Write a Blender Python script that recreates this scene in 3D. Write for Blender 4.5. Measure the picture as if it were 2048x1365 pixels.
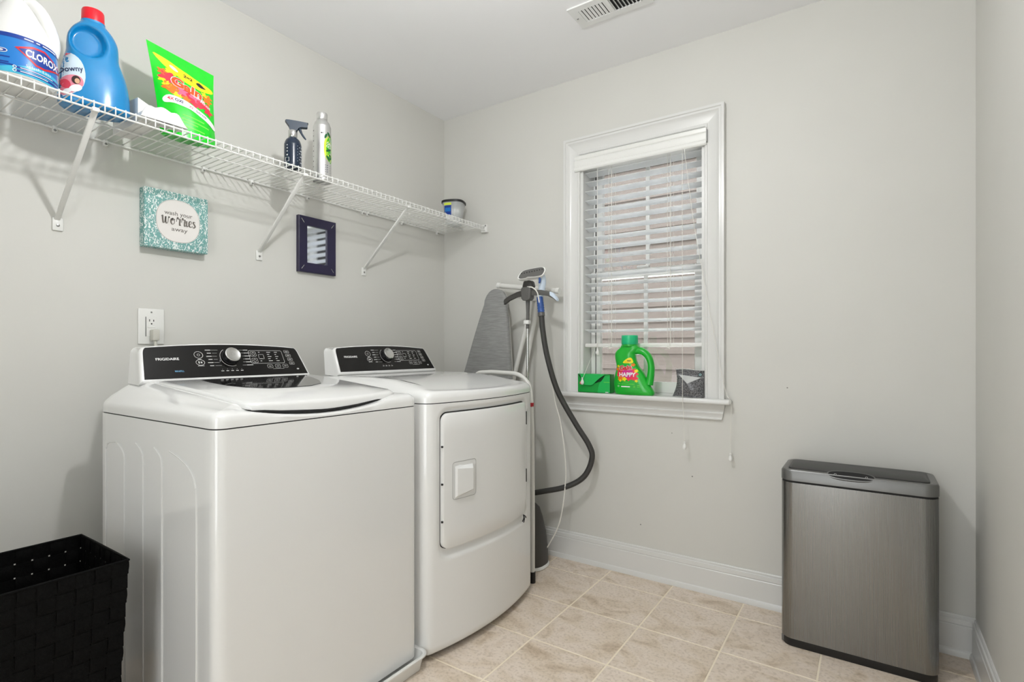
import bpy, bmesh, math, random
from mathutils import Vector, Matrix
from mathutils.bvhtree import BVHTree

random.seed(7)
for o in list(bpy.data.objects):
    bpy.data.objects.remove(o, do_unlink=True)
SC = bpy.context.scene
COL = SC.collection
PI = math.pi
CH = 2.44            # ceiling height
RW = 2.42            # room width (left wall x=0, right wall x=RW)
YB = -3.35           # wall behind the camera

# ------------------------------------------------------------------ camera
cam_d = bpy.data.cameras.new('camera')
cam_d.sensor_width = 36.0
cam_d.lens = 1060.75 * 36.0 / 2048.0
cam_d.shift_y = 18.1 / 2048.0
cam_d.clip_start = 0.02
cam = bpy.data.objects.new('camera', cam_d)
COL.objects.link(cam)
cam.location = (2.1201, -2.4092, 1.065)
cam.rotation_euler = (PI / 2, 0, math.radians(34.069))
SC.camera = cam

# ------------------------------------------------------------------ world, exposure
world = bpy.data.worlds.new('overcast_sky')
SC.world = world
world.use_nodes = True
bg = world.node_tree.nodes['Background']
bg.inputs['Color'].default_value = (0.90, 0.95, 1.0, 1)
bg.inputs['Strength'].default_value = 13.0
SC.view_settings.view_transform = 'Standard'
SC.view_settings.look = 'None'
SC.view_settings.gamma = 1.0
SC.view_settings.use_curve_mapping = False
SC.view_settings.exposure = 0.0
LAMP_POS = (1.32, -1.62, 2.16)
LAMP_STRENGTH = 640.0

# added fill light behind the camera, set in a made-up doorway
rear_fill = bpy.data.lights.new('rear_fill_light', 'AREA')
rear_fill.shape = 'RECTANGLE'; rear_fill.size = 0.88; rear_fill.size_y = 2.0
rear_fill.energy = 20.0; rear_fill.color = (0.93, 0.97, 1.0)
rear_fill_o = bpy.data.objects.new('rear_fill_light', rear_fill)
COL.objects.link(rear_fill_o)
rear_fill_o.location = (1.65, -3.60, 1.04); rear_fill_o.rotation_euler = (PI / 2, 0, 0)

# ------------------------------------------------------------------ helpers
def srgb(c):
    if isinstance(c, str):
        c = [int(c[i:i + 2], 16) / 255 for i in (0, 2, 4)]
    return tuple(((v / 12.92) if v <= 0.04045 else ((v + 0.055) / 1.055) ** 2.4) for v in c)

MATS = {}
def mat(name, col, rough=0.5, metal=0.0, coat=0.0, spec=0.5, emit=None, trans=0.0, alpha=1.0):
    m = bpy.data.materials.new(name)
    m.use_nodes = True
    b = m.node_tree.nodes['Principled BSDF']
    c = srgb(col) if isinstance(col, str) else col
    b.inputs['Base Color'].default_value = (*c, 1)
    b.inputs['Roughness'].default_value = rough
    b.inputs['Metallic'].default_value = metal
    b.inputs['Coat Weight'].default_value = coat
    b.inputs['Coat Roughness'].default_value = 0.06
    b.inputs['Specular IOR Level'].default_value = spec
    b.inputs['Transmission Weight'].default_value = trans
    b.inputs['Alpha'].default_value = alpha
    if emit:
        b.inputs['Emission Color'].default_value = (*c, 1)
        b.inputs['Emission Strength'].default_value = emit
    MATS[name] = m
    return m

def nodes(m):
    return m.node_tree.nodes, m.node_tree.links, m.node_tree.nodes['Principled BSDF']

def noisy(m, scale, lo, hi, detail=4, bump=0.0, bump_scale=None, stretch=(1, 1, 1), dist=0.0):
    """mottle the base colour between two colours and add fine relief"""
    n, l, b = nodes(m)
    tc = n.new('ShaderNodeTexCoord'); mp = n.new('ShaderNodeMapping')
    mp.inputs['Scale'].default_value = stretch
    l.new(tc.outputs['Object'], mp.inputs['Vector'])
    nz = n.new('ShaderNodeTexNoise'); nz.inputs['Scale'].default_value = scale
    nz.inputs['Detail'].default_value = detail; nz.inputs['Distortion'].default_value = dist
    l.new(mp.outputs['Vector'], nz.inputs['Vector'])
    rp = n.new('ShaderNodeValToRGB')
    rp.color_ramp.elements[0].position = 0.35; rp.color_ramp.elements[1].position = 0.65
    rp.color_ramp.elements[0].color = (*srgb(lo), 1); rp.color_ramp.elements[1].color = (*srgb(hi), 1)
    l.new(nz.outputs['Fac'], rp.inputs['Fac'])
    l.new(rp.outputs['Color'], b.inputs['Base Color'])
    if bump:
        nb = n.new('ShaderNodeTexNoise'); nb.inputs['Scale'].default_value = bump_scale or scale * 8
        nb.inputs['Detail'].default_value = 3
        l.new(mp.outputs['Vector'], nb.inputs['Vector'])
        bp = n.new('ShaderNodeBump'); bp.inputs['Strength'].default_value = bump
        bp.inputs['Distance'].default_value = 0.002
        l.new(nb.outputs['Fac'], bp.inputs['Height']); l.new(bp.outputs['Normal'], b.inputs['Normal'])
    return m

ORG = {}
def root_of(o):
    while o.parent:
        o = o.parent
    return o

class MB:
    """collects shapes in world coordinates"""
    def __init__(s):
        s.bm = bmesh.new()
    def _merge(s, b2, M=None):
        if M is not None:
            b2.transform(M)
        me = bpy.data.meshes.new('tmp'); b2.to_mesh(me); b2.free()
        s.bm.from_mesh(me); bpy.data.meshes.remove(me)
    def mesh(s, verts, faces, M=None):
        vs = [s.bm.verts.new(M @ Vector(v) if M else v) for v in verts]
        for f in faces:
            try:
                s.bm.faces.new([vs[i] for i in f])
            except ValueError:
                pass
        return s
    def box(s, x0, x1, y0, y1, z0, z1, bev=0.0, seg=2, M=None):
        b = bmesh.new()
        bmesh.ops.create_cube(b, size=1)
        for v in b.verts:
            v.co = Vector(((x0 + x1) / 2 + v.co.x * (x1 - x0), (y0 + y1) / 2 + v.co.y * (y1 - y0), (z0 + z1) / 2 + v.co.z * (z1 - z0)))
        if bev:
            bmesh.ops.bevel(b, geom=b.edges[:], offset=bev, segments=seg, profile=0.5, affect='EDGES')
        s._merge(b, M)
        return s
    def tube(s, pts, r, n=10, caps=True, closed=False):
        pts = [Vector(p) for p in pts]
        k = len(pts)
        rad = r if isinstance(r, (list, tuple)) else [r] * k
        d0 = (pts[1] - pts[0]).normalized()
        up = Vector((0, 0, 1)) if abs(d0.z) < 0.9 else Vector((1, 0, 0))
        nrm = d0.cross(up).normalized()
        rings = []
        for i, p in enumerate(pts):
            if closed:
                d = (pts[(i + 1) % k] - pts[i - 1]).normalized()
            else:
                d = (pts[min(i + 1, k - 1)] - pts[max(i - 1, 0)]).normalized()
            nrm = (nrm - d * nrm.dot(d)).normalized()
            bn = d.cross(nrm)
            rings.append([s.bm.verts.new(p + (nrm * math.cos(2 * PI * j / n) + bn * math.sin(2 * PI * j / n)) * rad[i]) for j in range(n)])
        rr = list(zip(rings, rings[1:])) + ([(rings[-1], rings[0])] if closed else [])
        for a, b in rr:
            for j in range(n):
                s.bm.faces.new((a[j], a[(j + 1) % n], b[(j + 1) % n], b[j]))
        if caps and not closed:
            s.bm.faces.new(rings[0][::-1]); s.bm.faces.new(rings[-1])
        return s
    def loft(s, rings, cap0=True, cap1=True):
        R = [[s.bm.verts.new(p) for p in ring] for ring in rings]
        n = len(R[0])
        for a, b in zip(R, R[1:]):
            for j in range(n):
                s.bm.faces.new((a[j], a[(j + 1) % n], b[(j + 1) % n], b[j]))
        if cap0:
            s.bm.faces.new(R[0][::-1])
        if cap1:
            s.bm.faces.new(R[-1])
        return s
    def lathe(s, prof, c=(0, 0, 0), n=32, M=None):
        """prof: (r, z) pairs from bottom to top"""
        rings = []
        for r, z in prof:
            ring = []
            for j in range(n):
                p = Vector((r * math.cos(2 * PI * j / n), r * math.sin(2 * PI * j / n), z))
                p = (M @ p) if M else p
                ring.append(p + Vector(c))
            rings.append(ring)
        return s.loft(rings)
    def prism(s, poly, fa, fb):
        """poly 2d, fa/fb map (a,b) to the two end faces"""
        return s.loft([[fa(*p) for p in poly], [fb(*p) for p in poly]])
    def grid(s, nu, nv, fn):
        V = [[s.bm.verts.new(fn(i / nu, j / nv)) for j in range(nv + 1)] for i in range(nu + 1)]
        for i in range(nu):
            for j in range(nv):
                s.bm.faces.new((V[i][j], V[i + 1][j], V[i + 1][j + 1], V[i][j + 1]))
        return s
    def done(s):
        bm = s.bm
        bmesh.ops.remove_doubles(bm, verts=bm.verts[:], dist=1e-6)
        bmesh.ops.recalc_face_normals(bm, faces=bm.faces[:])
        return bm

def put(name, mb, m, parent=None, angle=40, origin=None, recalc=True):
    """one mesh object; with a parent it becomes a part of it"""
    bm = mb.done() if recalc else mb.bm
    me = bpy.data.meshes.new(name)
    if parent is not None:
        org = ORG[root_of(parent)]
    else:
        if origin is None:
            xs = [v.co.x for v in bm.verts]; ys = [v.co.y for v in bm.verts]; zs = [v.co.z for v in bm.verts]
            origin = ((min(xs) + max(xs)) / 2, (min(ys) + max(ys)) / 2, min(zs))
        org = Vector(origin)
    bmesh.ops.translate(bm, verts=bm.verts[:], vec=-org)
    bm.to_mesh(me); bm.free()
    ms = m if isinstance(m, (list, tuple)) else [m]
    for q in ms:
        me.materials.append(MATS[q] if isinstance(q, str) else q)
    for p in me.polygons:
        p.use_smooth = True
    me.set_sharp_from_angle(angle=math.radians(angle))
    o = bpy.data.objects.new(name, me)
    COL.objects.link(o)
    if parent is None:
        o.location = org; ORG[o] = org
    else:
        o.parent = parent
    return o

def thing(name, label, cat, loc, group=None):
    o = bpy.data.objects.new(name, None)
    o.empty_display_size = 0.05
    COL.objects.link(o)
    o.location = loc; ORG[o] = Vector(loc)
    tag(o, label, cat, group)
    return o

def tag(o, label, cat, group=None):
    o['label'] = label; o['category'] = cat
    if group:
        o['group'] = group
    return o

def struct(name, mb, m, parent=None, **k):
    o = put(name, mb, m, parent, **k)
    if parent is None:
        o['kind'] = 'structure'
    return o

def cr(pts, k=6, closed=False):
    """Catmull-Rom through points of any dimension"""
    P = [tuple(p) for p in pts]
    n = len(P)
    out = []
    rng = range(n) if closed else range(n - 1)
    for i in rng:
        if closed:
            p0, p1, p2, p3 = P[i - 1], P[i], P[(i + 1) % n], P[(i + 2) % n]
        else:
            p0, p1, p2, p3 = P[max(i - 1, 0)], P[i], P[i + 1], P[min(i + 2, n - 1)]
        for j in range(k):
            t = j / k
            out.append(tuple(0.5 * ((2 * b) + (-a + c) * t + (2 * a - 5 * b + 4 * c - d) * t * t + (-a + 3 * b - 3 * c + d) * t ** 3)
                             for a, b, c, d in zip(p0, p1, p2, p3)))
    if not closed:
        out.append(P[-1])
    return out

def rrect(x0, x1, y0, y1, r, k=5):
    out = []
    for cx, cy, a0 in ((x1 - r, y1 - r, 0), (x0 + r, y1 - r, 90), (x0 + r, y0 + r, 180), (x1 - r, y0 + r, 270)):
        for j in range(k + 1):
            a = math.radians(a0 + 90 * j / k)
            out.append((cx + r * math.cos(a), cy + r * math.sin(a)))
    return out

def ell(cx, cy, rx, ry, n=28, e=2.0, rot=0.0):
    out = []
    for j in range(n):
        a = 2 * PI * j / n
        c, s_ = math.cos(a), math.sin(a)
        x = rx * math.copysign(abs(c) ** (2 / e), c); y = ry * math.copysign(abs(s_) ** (2 / e), s_)
        out.append((cx + x * math.cos(rot) - y * math.sin(rot), cy + x * math.sin(rot) + y * math.cos(rot)))
    return out

def sring(cx, cy, z, a, b, e=2.4, n=40, rot=0.0):
    return [(x, y, z) for x, y in ell(cx, cy, a, b, n, e, rot)]

# -------- flat print laid on a surface
class Print:
    """2d shapes in metres around an anchor, wrapped onto a body mesh or a plane"""
    def __init__(s, anchor, right, up, body=None, lift=0.0004):
        s.a = Vector(anchor); s.r = Vector(right).normalized(); s.u = Vector(up).normalized()
        s.n = s.r.cross(s.u).normalized()
        s.items = {}
        s.bvh = None
        s.lift = lift
        if body is not None:
            org = ORG[root_of(body)]
            vs = [v.co + org for v in body.data.vertices]
            s.bvh = BVHTree.FromPolygons(vs, [tuple(p.vertices) for p in body.data.polygons])
    def add(s, m, layer, poly):
        s.items.setdefault(m, []).append((layer, [poly], None))
    def raw(s, m, layer, verts, faces):
        s.items.setdefault(m, []).append((layer, None, (verts, faces)))
    def rect(s, m, layer, x0, x1, y0, y1):
        s.add(m, layer, [(x0, y0), (x1, y0), (x1, y1), (x0, y1)])
    def ellipse(s, m, layer, cx, cy, rx, ry, rot=0.0, e=2.0, n=24):
        s.add(m, layer, ell(cx, cy, rx, ry, n, e, rot))
    def ring(s, m, layer, pts, w, closed=True):
        """outline stroke of constant width"""
        s.stroke(m, layer, pts, w, closed)
    def stroke(s, m, layer, pts, w, closed=False):
        k = len(pts)
        ws = w if isinstance(w, (list, tuple)) else [w] * k
        vs, fs = [], []
        for i, p in enumerate(pts):
            if closed:
                a, b = pts[i - 1], pts[(i + 1) % k]
            else:
                a, b = pts[max(i - 1, 0)], pts[min(i + 1, k - 1)]
            d = Vector((b[0] - a[0], b[1] - a[1]))
            d = d.normalized() if d.length > 1e-9 else Vector((1, 0))
            vs.append((p[0] - d.y * ws[i] / 2, p[1] + d.x * ws[i] / 2)); vs.append((p[0] + d.y * ws[i] / 2, p[1] - d.x * ws[i] / 2))
        m_ = k if closed else k - 1
        for i in range(m_):
            j = (i + 1) % k
            fs.append((2 * i, 2 * i + 1, 2 * j + 1, 2 * j))
        s.raw(m, layer, vs, fs)
    def text(s, m, layer, txt, cx, cy, size, sx=1.0, bold=0.0, shear=0.0, rot=0.0, fit=None):
        cu = bpy.data.curves.new('t', 'FONT')
        cu.body = txt; cu.size = size; cu.align_x = 'CENTER'; cu.align_y = 'CENTER'; cu.resolution_u = 3
        cu.offset = bold * size; cu.shear = shear
        ob = bpy.data.objects.new('t', cu); COL.objects.link(ob)
        bpy.context.view_layer.update()
        me = bpy.data.meshes.new_from_object(ob)
        vs = [(v.co.x * sx, v.co.y) for v in me.vertices]
        if fit and vs:
            w = max(v[0] for v in vs) - min(v[0] for v in vs)
            vs = [(x * fit / w, y) for x, y in vs]
        c, sn = math.cos(rot), math.sin(rot)
        vs = [(cx + x * c - y * sn, cy + x * sn + y * c) for x, y in vs]
        s.raw(m, layer, vs, [tuple(p.vertices) for p in me.polygons])
        bpy.data.objects.remove(ob); bpy.data.curves.remove(cu); bpy.data.meshes.remove(me)
    def place(s, x, y, layer):
        p = s.a + s.r * x + s.u * y
        if s.bvh:
            hit = s.bvh.ray_cast(p + s.n * 0.3, -s.n, 0.6)
            if hit[0] is not None:
                nr = hit[1] if hit[1].dot(s.n) > 0 else -hit[1]
                return hit[0] + nr * s.lift * (1 + layer)
            return None
        return p + s.n * s.lift * (1 + layer)
    def build(s, parent, names, cuts=0.012):
        out = []
        for m, lst in s.items.items():
            mb = MB(); solo = []
            for layer, polys, raw in lst:
                b = bmesh.new()
                if raw:
                    vs = [b.verts.new((x, y, 0)) for x, y in raw[0]]
                    for f in raw[1]:
                        try:
                            b.faces.new([vs[i] for i in f])
                        except ValueError:
                            pass
                else:
                    for poly in polys:
                        b.faces.new([b.verts.new((x, y, 0)) for x, y in poly])
                if s.bvh:
                    bmesh.ops.triangulate(b, faces=b.faces[:])
                    for _ in range(4):
                        es = [e for e in b.edges if e.calc_length() > cuts]
                        if not es:
                            break
                        bmesh.ops.subdivide_edges(b, edges=es, cuts=1)
                        bmesh.ops.triangulate(b, faces=b.faces[:])
                dead = []
                for v in b.verts:
                    q = s.place(v.co.x, v.co.y, layer)
                    if q is None:
                        dead.append(v)
                    else:
                        v.co = q
                if dead:
                    bmesh.ops.delete(b, geom=dead, context='VERTS')
                for f in b.faces:
                    f.normal_update()
                    if f.normal.dot(s.n) < 0:
                        f.normal_flip()
                big = False
                if polys and b.faces:
                    big = sum(f.calc_area() for f in b.faces) > 1.2e-4 and len(lst) > 1
                if b.faces:
                    if big:
                        q = MB(); q._merge(b); solo.append(q)
                    else:
                        mb._merge(b)
                else:
                    b.free()
            for q in solo:
                out.append(put(names.get(m, 'print'), q, m, parent, recalc=False))
            if len(mb.bm.faces):
                out.append(put(names.get(m, 'print'), mb, m, parent, recalc=False))
        return out

# ------------------------------------------------------------------ materials
noisy(mat('wall_paint', 'd3d2cc', 0.55), 3, 'd2d1cb', 'd4d3cd', bump=0.05, bump_scale=350)
m = MATS['wall_paint']
n, l, b = nodes(m)
ge = n.new('ShaderNodeNewGeometry'); vo = n.new('ShaderNodeTexVoronoi'); vo.inputs['Scale'].default_value = 13.0
l.new(ge.outputs['Position'], vo.inputs['Vector'])
sx = n.new('ShaderNodeSeparateColor'); l.new(vo.outputs['Color'], sx.inputs[0])
c1 = n.new('ShaderNodeMath'); c1.operation = 'LESS_THAN'; c1.inputs[1].default_value = 0.045; l.new(vo.outputs['Distance'], c1.inputs[0])
c2 = n.new('ShaderNodeMath'); c2.operation = 'GREATER_THAN'; c2.inputs[1].default_value = 0.80; l.new(sx.outputs[0], c2.inputs[0])
sp = n.new('ShaderNodeSeparateXYZ'); l.new(ge.outputs['Position'], sp.inputs[0])
c3 = n.new('ShaderNodeMath'); c3.operation = 'LESS_THAN'; c3.inputs[1].default_value = 0.95; l.new(sp.outputs['Z'], c3.inputs[0])
k1 = n.new('ShaderNodeMath'); k1.operation = 'MULTIPLY'; l.new(c1.outputs[0], k1.inputs[0]); l.new(c2.outputs[0], k1.inputs[1])
k2 = n.new('ShaderNodeMath'); k2.operation = 'MULTIPLY'; l.new(k1.outputs[0], k2.inputs[0]); l.new(c3.outputs[0], k2.inputs[1])
k3 = n.new('ShaderNodeMath'); k3.operation = 'MULTIPLY'; l.new(k2.outputs[0], k3.inputs[0]); k3.inputs[1].default_value = 0.75
mx = n.new('ShaderNodeMix'); mx.data_type = 'RGBA'
old = b.inputs['Base Color'].links[0].from_socket
l.new(old, mx.inputs['A']); mx.inputs['B'].default_value = (*srgb('4d4a44'), 1); l.new(k3.outputs[0], mx.inputs['Factor'])
l.new(mx.outputs['Result'], b.inputs['Base Color'])
mat('ceiling_paint', 'f6f6f7', 0.85)
mat('trim_white', 'dcdcd9', 0.28, coat=0.2)
mat('white_enamel', 'e6e6e4', 0.16, coat=0.6)
mat('white_plastic', 'e8e8e4', 0.3)
mat('shelf_white', 'e6e6e2', 0.3)
mat('black_gloss', '17171a', 0.08, coat=0.7)
mat('dark_gap', '0c0c0c', 0.7)
mat('black_plastic', '101011', 0.45)
mat('chrome', 'd0d0ce', 0.18, metal=1.0)
mat('steel_screw', '9a9a98', 0.35, metal=1.0)
mat('print_white', 'f2f2f0', 0.5)
mat('print_black', '141418', 0.5)
mat('grout', 'f6ead4', 0.9)
def clear(name, tint=(1, 1, 1), ior=1.5, rough=0.0):
    m = bpy.data.materials.new(name); m.use_nodes = True
    n = m.node_tree.nodes; l = m.node_tree.links
    n.clear()
    out = n.new('ShaderNodeOutputMaterial'); mx = n.new('ShaderNodeMixShader'); fr = n.new('ShaderNodeFresnel')
    tr = n.new('ShaderNodeBsdfTransparent'); gl = n.new('ShaderNodeBsdfGlossy')
    fr.inputs['IOR'].default_value = ior; gl.inputs['Roughness'].default_value = rough
    tr.inputs['Color'].default_value = (*tint, 1)
    l.new(fr.outputs[0], mx.inputs[0]); l.new(tr.outputs[0], mx.inputs[1]); l.new(gl.outputs[0], mx.inputs[2]); l.new(mx.outputs[0], out.inputs[0])
    MATS[name] = m
    return m
clear('glass')
mat('cord_white', 'e4e2da', 0.6)

m = mat('floor_tile', 'b9a892', 0.42)
n, l, b = nodes(m)
tc = n.new('ShaderNodeTexCoord'); oi = n.new('ShaderNodeObjectInfo')
ad = n.new('ShaderNodeVectorMath'); ad.operation = 'MULTIPLY_ADD'
ad.inputs[1].default_value = (1, 1, 1)
cmb = n.new('ShaderNodeCombineXYZ')
ml = n.new('ShaderNodeMath'); ml.operation = 'MULTIPLY'; ml.inputs[1].default_value = 37.0
l.new(oi.outputs['Random'], ml.inputs[0]); l.new(ml.outputs[0], cmb.inputs[0]); l.new(ml.outputs[0], cmb.inputs[2])
l.new(tc.outputs['Object'], ad.inputs[0]); l.new(cmb.outputs[0], ad.inputs[2])
n1 = n.new('ShaderNodeTexNoise'); n1.inputs['Scale'].default_value = 7; n1.inputs['Detail'].default_value = 6; n1.inputs['Distortion'].default_value = 1.2
mp = n.new('ShaderNodeMapping'); mp.inputs['Scale'].default_value = (0.85, 1.25, 1); mp.inputs['Rotation'].default_value = (0, 0, 0.6)
l.new(ad.outputs[0], mp.inputs['Vector']); l.new(mp.outputs[0], n1.inputs['Vector'])
r1 = n.new('ShaderNodeValToRGB')
for pos, c in ((0.28, 'c3af97'), (0.42, 'deceba'), (0.56, 'e8dacb'), (0.75, 'd2c0aa')):
    e = r1.color_ramp.elements.new(pos); e.color = (*srgb(c), 1)
r1.color_ramp.elements.remove(r1.color_ramp.elements[0]); r1.color_ramp.elements.remove(r1.color_ramp.elements[-1])
l.new(n1.outputs['Fac'], r1.inputs['Fac'])
n2 = n.new('ShaderNodeTexNoise'); n2.inputs['Scale'].default_value = 95; n2.inputs['Detail'].default_value = 3
l.new(ad.outputs[0], n2.inputs['Vector'])
r2 = n.new('ShaderNodeValToRGB'); r2.color_ramp.elements[0].position = 0.36; r2.color_ramp.elements[1].position = 0.5
r2.color_ramp.elements[0].color = (0.80, 0.78, 0.75, 1); r2.color_ramp.elements[1].color = (1, 1, 1, 1)
l.new(n2.outputs['Fac'], r2.inputs['Fac'])
mx = n.new('ShaderNodeMix'); mx.data_type = 'RGBA'; mx.blend_type = 'MULTIPLY'; mx.inputs['Factor'].default_value = 0.8
l.new(r1.outputs['Color'], mx.inputs['A']); l.new(r2.outputs['Color'], mx.inputs['B']); l.new(mx.outputs['Result'], b.inputs['Base Color'])
bp = n.new('ShaderNodeBump'); bp.inputs['Strength'].default_value = 0.25; bp.inputs['Distance'].default_value = 0.002
l.new(n1.outputs['Fac'], bp.inputs['Height']); l.new(bp.outputs['Normal'], b.inputs['Normal'])

# ------------------------------------------------------------------ room shell
T = 0.12
WX0, WX1, WZ0, WZ1 = 0.905, 1.520, 0.845, 2.045      # window opening
fl = struct('floor', MB().box(-T, RW + T, YB - T, 0.10, -0.10, -0.0014), 'grout')
struct('ceiling', MB().box(-T, RW + T, YB - T, T, CH, CH + 0.1), 'ceiling_paint')
struct('wall_left', MB().box(-T, 0, YB - T, T, 0, CH), 'wall_paint')
struct('wall_right', MB().box(RW, RW + T, YB - T, T, 0, CH), 'wall_paint')
DX0, DX1, DH = 1.20, 2.10, 2.06  # made-up doorway, cut so the added fill light reaches the room
struct('wall_front', MB().box(0, DX0, YB - T, YB, 0, CH).box(DX1, RW, YB - T, YB, 0, CH).box(DX0, DX1, YB - T, YB, DH, CH), 'wall_paint')
hb = MB()  # unseen box behind the doorway, added to shut out sky light
hb.box(0.6, 2.7, YB - 1.22, YB - 1.12, 0, CH); hb.box(0.5, 0.6, YB - 1.22, YB - T, 0, CH); hb.box(2.7, 2.8, YB - 1.22, YB - T, 0, CH)
hb.box(0.5, 2.8, YB - 1.22, YB - T, CH, CH + .1); hb.box(0.5, 2.8, YB - 1.22, YB - T, -.1, -.001)
struct('hall_sky_block', hb, 'wall_paint')
w = MB()
w.box(0, WX0, 0, T, 0, CH); w.box(WX1, RW, 0, T, 0, CH); w.box(WX0, WX1, 0, T, 0, WZ0); w.box(WX0, WX1, 0, T, WZ1, CH)
wall_back = struct('wall_back', w, 'wall_paint')

# floor tiles, each its own slab
TS, TX0, TY0 = 0.2982, 1.082, -0.1482
G = 0.0030
def tile_mesh(w_, d_):
    mb = MB(); mb.box(-w_ / 2, w_ / 2, -d_ / 2, d_ / 2, -0.012, 0.0, bev=0.0012, seg=1)
    bm = mb.done(); me = bpy.data.meshes.new('tile'); bm.to_mesh(me); bm.free(); me.materials.append(MATS['floor_tile'])
    return me
tmesh = {}
ix0, ix1 = -4, 5
for i in range(ix0, ix1):
    xa, xb = max(TX0 + i * TS, 0.0), min(TX0 + (i + 1) * TS, RW)
    if xb - xa < 0.02:
        continue
    for j in range(-1, 11):
        yb, ya = min(TY0 - j * TS, 0.0), max(TY0 - (j + 1) * TS, YB)
        if yb - ya < 0.02:
            continue
        key = (round(xb - xa, 3), round(yb - ya, 3))
        if key not in tmesh:
            tmesh[key] = tile_mesh(xb - xa - 2 * G, yb - ya - 2 * G)
        t = bpy.data.objects.new('tile', tmesh[key]); COL.objects.link(t)
        t.parent = fl
        t.location = Vector(((xa + xb) / 2, (ya + yb) / 2, 0.0)) - ORG[fl]

# baseboards
BB = [(0, 0), (0.019, 0), (0.019, 0.010), (0.016, 0.020), (0.012, 0.024), (0.012, 0.104), (0.0095, 0.107), (0.0115, 0.111),
      (0.0105, 0.127), (0.006, 0.130), (0.0065, 0.137), (0.004, 0.141), (0, 0.141)]
def baseboard(name, a, b_, nrm):
    a, b_, nrm = Vector(a), Vector(b_), Vector(nrm)
    mb = MB()
    mb.prism(BB, lambda t, z: a + nrm * t + Vector((0, 0, z)), lambda t, z: b_ + nrm * t + Vector((0, 0, z)))
    return struct(name, mb, 'trim_white', angle=25)
baseboard('baseboard_back', (0, 0, 0), (RW, 0, 0), (0, -1, 0))
baseboard('baseboard_left', (0, YB, 0), (0, -0.019, 0), (1, 0, 0))
baseboard('baseboard_right', (RW, YB, 0), (RW, -0.019, 0), (-1, 0, 0))

# ------------------------------------------------------------------ window
win = bpy.data.objects.new('window_1', None); COL.objects.link(win); win['kind'] = 'structure'
win.location = ((WX0 + WX1) / 2, 0, WZ0); ORG[win] = Vector(win.location)
CW = 0.084
CP = [(0, 0), (0, 0.010), (0.004, 0.013), (0.010, 0.013), (0.013, 0.010), (0.046, 0.012), (0.056, 0.016), (0.062, 0.021), (0.070, 0.021),
      (0.073, 0.026), (CW, 0.026), (CW, 0)]
STZ = 0.855
def casing(p0, p1, d, m0, m1):
    """p0,p1 inner edge ends; d outward direction in the wall plane; m0,m1 miter factors along the run"""
    p0, p1, d = Vector(p0), Vector(p1), Vector(d)
    run = (p1 - p0).normalized()
    mb = MB()
    mb.prism(CP, lambda a, t: p0 + d * a + run * a * m0 + Vector((0, -t, 0)), lambda a, t: p1 + d * a + run * a * m1 + Vector((0, -t, 0)))
    put('casing', mb, 'trim_white', win, angle=25)
casing((WX0 + .003, 0, STZ), (WX0 + .003, 0, WZ1), (-1, 0, 0), 0, 1)
casing((WX1 - .003, 0, STZ), (WX1 - .003, 0, WZ1), (1, 0, 0), 0, 1)
casing((WX0 + .003, 0, WZ1), (WX1 - .003, 0, WZ1), (0, 0, 1), -1, 1)
put('stool', MB().box(0.806, 1.630, -0.052, 0.0, STZ - 0.024, STZ, bev=0.008, seg=3).box(WX0, WX1, -0.005, 0.075, STZ - 0.024, STZ), 'trim_white', win)
AP = [(0, 0.760), (0.008, 0.760), (0.014, 0.764), (0.014, 0.769), (0.010, 0.772), (0.012, 0.783), (0.016, 0.790), (0.016, 0.7925), (0.012, 0.796), (0.020, 0.818), (0.030, 0.831), (0, 0.831)]
def apr(x, s_):
    return lambda t, z: Vector((x + s_ * (z - 0.76) * 0.55, -t, z))
mb = MB(); mb.prism(AP, apr(0.842, -0.4), apr(1.588, 0.4)); put('apron', mb, 'trim_white', win, angle=25)
# jambs
mb = MB(); mb.box(WX0 - .001, WX0 + .018, 0, T + .02, STZ, WZ1); put('jamb', mb, 'trim_white', win)
mb = MB(); mb.box(WX1 - .018, WX1 + .001, 0, T + .02, STZ, WZ1); put('jamb', mb, 'trim_white', win)
mb = MB(); mb.box(WX0, WX1, 0, T + .02, WZ1 - .018, WZ1 + .001); put('jamb', mb, 'trim_white', win)
mb = MB(); mb.box(WX0 - .02, WX1 + .02, 0.075, T + .05, STZ - .03, STZ + .006); put('sill', mb, 'trim_white', win)
# dark weather strip beside the sashes
for x in (WX0 + .019, WX1 - .021):
    mb = MB(); mb.box(x + (.028 if x < 1.2 else -.006), x + (.030 if x < 1.2 else -.004), 0.082, 0.09, STZ, WZ1 - .02); put('weather_strip', mb, 'dark_gap', win)
def sash(z0, z1, y0, y1, stile, bot, top, grid):
    xa, xb = WX0 + .020, WX1 - .020
    mb = MB()
    mb.box(xa, xa + stile, y0, y1, z0, z1, .002, 1); mb.box(xb - stile, xb, y0, y1, z0, z1, .002, 1)
    mb.box(xa + stile, xb - stile, y0, y1, z0, z0 + bot, .002, 1); mb.box(xa + stile, xb - stile, y0, y1, z1 - top, z1, .002, 1)
    s_ = put('sash', mb, 'white_plastic', win)
    xm = (xa + xb) / 2
    if grid:
        ym = (y0 + y1) / 2
        put('muntin', MB().box(xm - .009, xm + .009, ym - .006, ym + .006, z0 + bot, z1 - top), 'white_plastic', s_)
    ym = (y0 + y1) / 2
    put('pane', MB().box(xa + stile - .003, xb - stile + .003, ym + .007, ym + .011, z0 + bot - .003, z1 - top + .003), 'glass', s_)
    return s_
ZM = 1.445
sash(ZM - .02, WZ1 - .02, 0.115, 0.140, 0.052, 0.036, 0.045, True)
lo = sash(STZ + .006, ZM + .02, 0.086, 0.112, 0.052, 0.052, 0.036, True)
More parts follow.
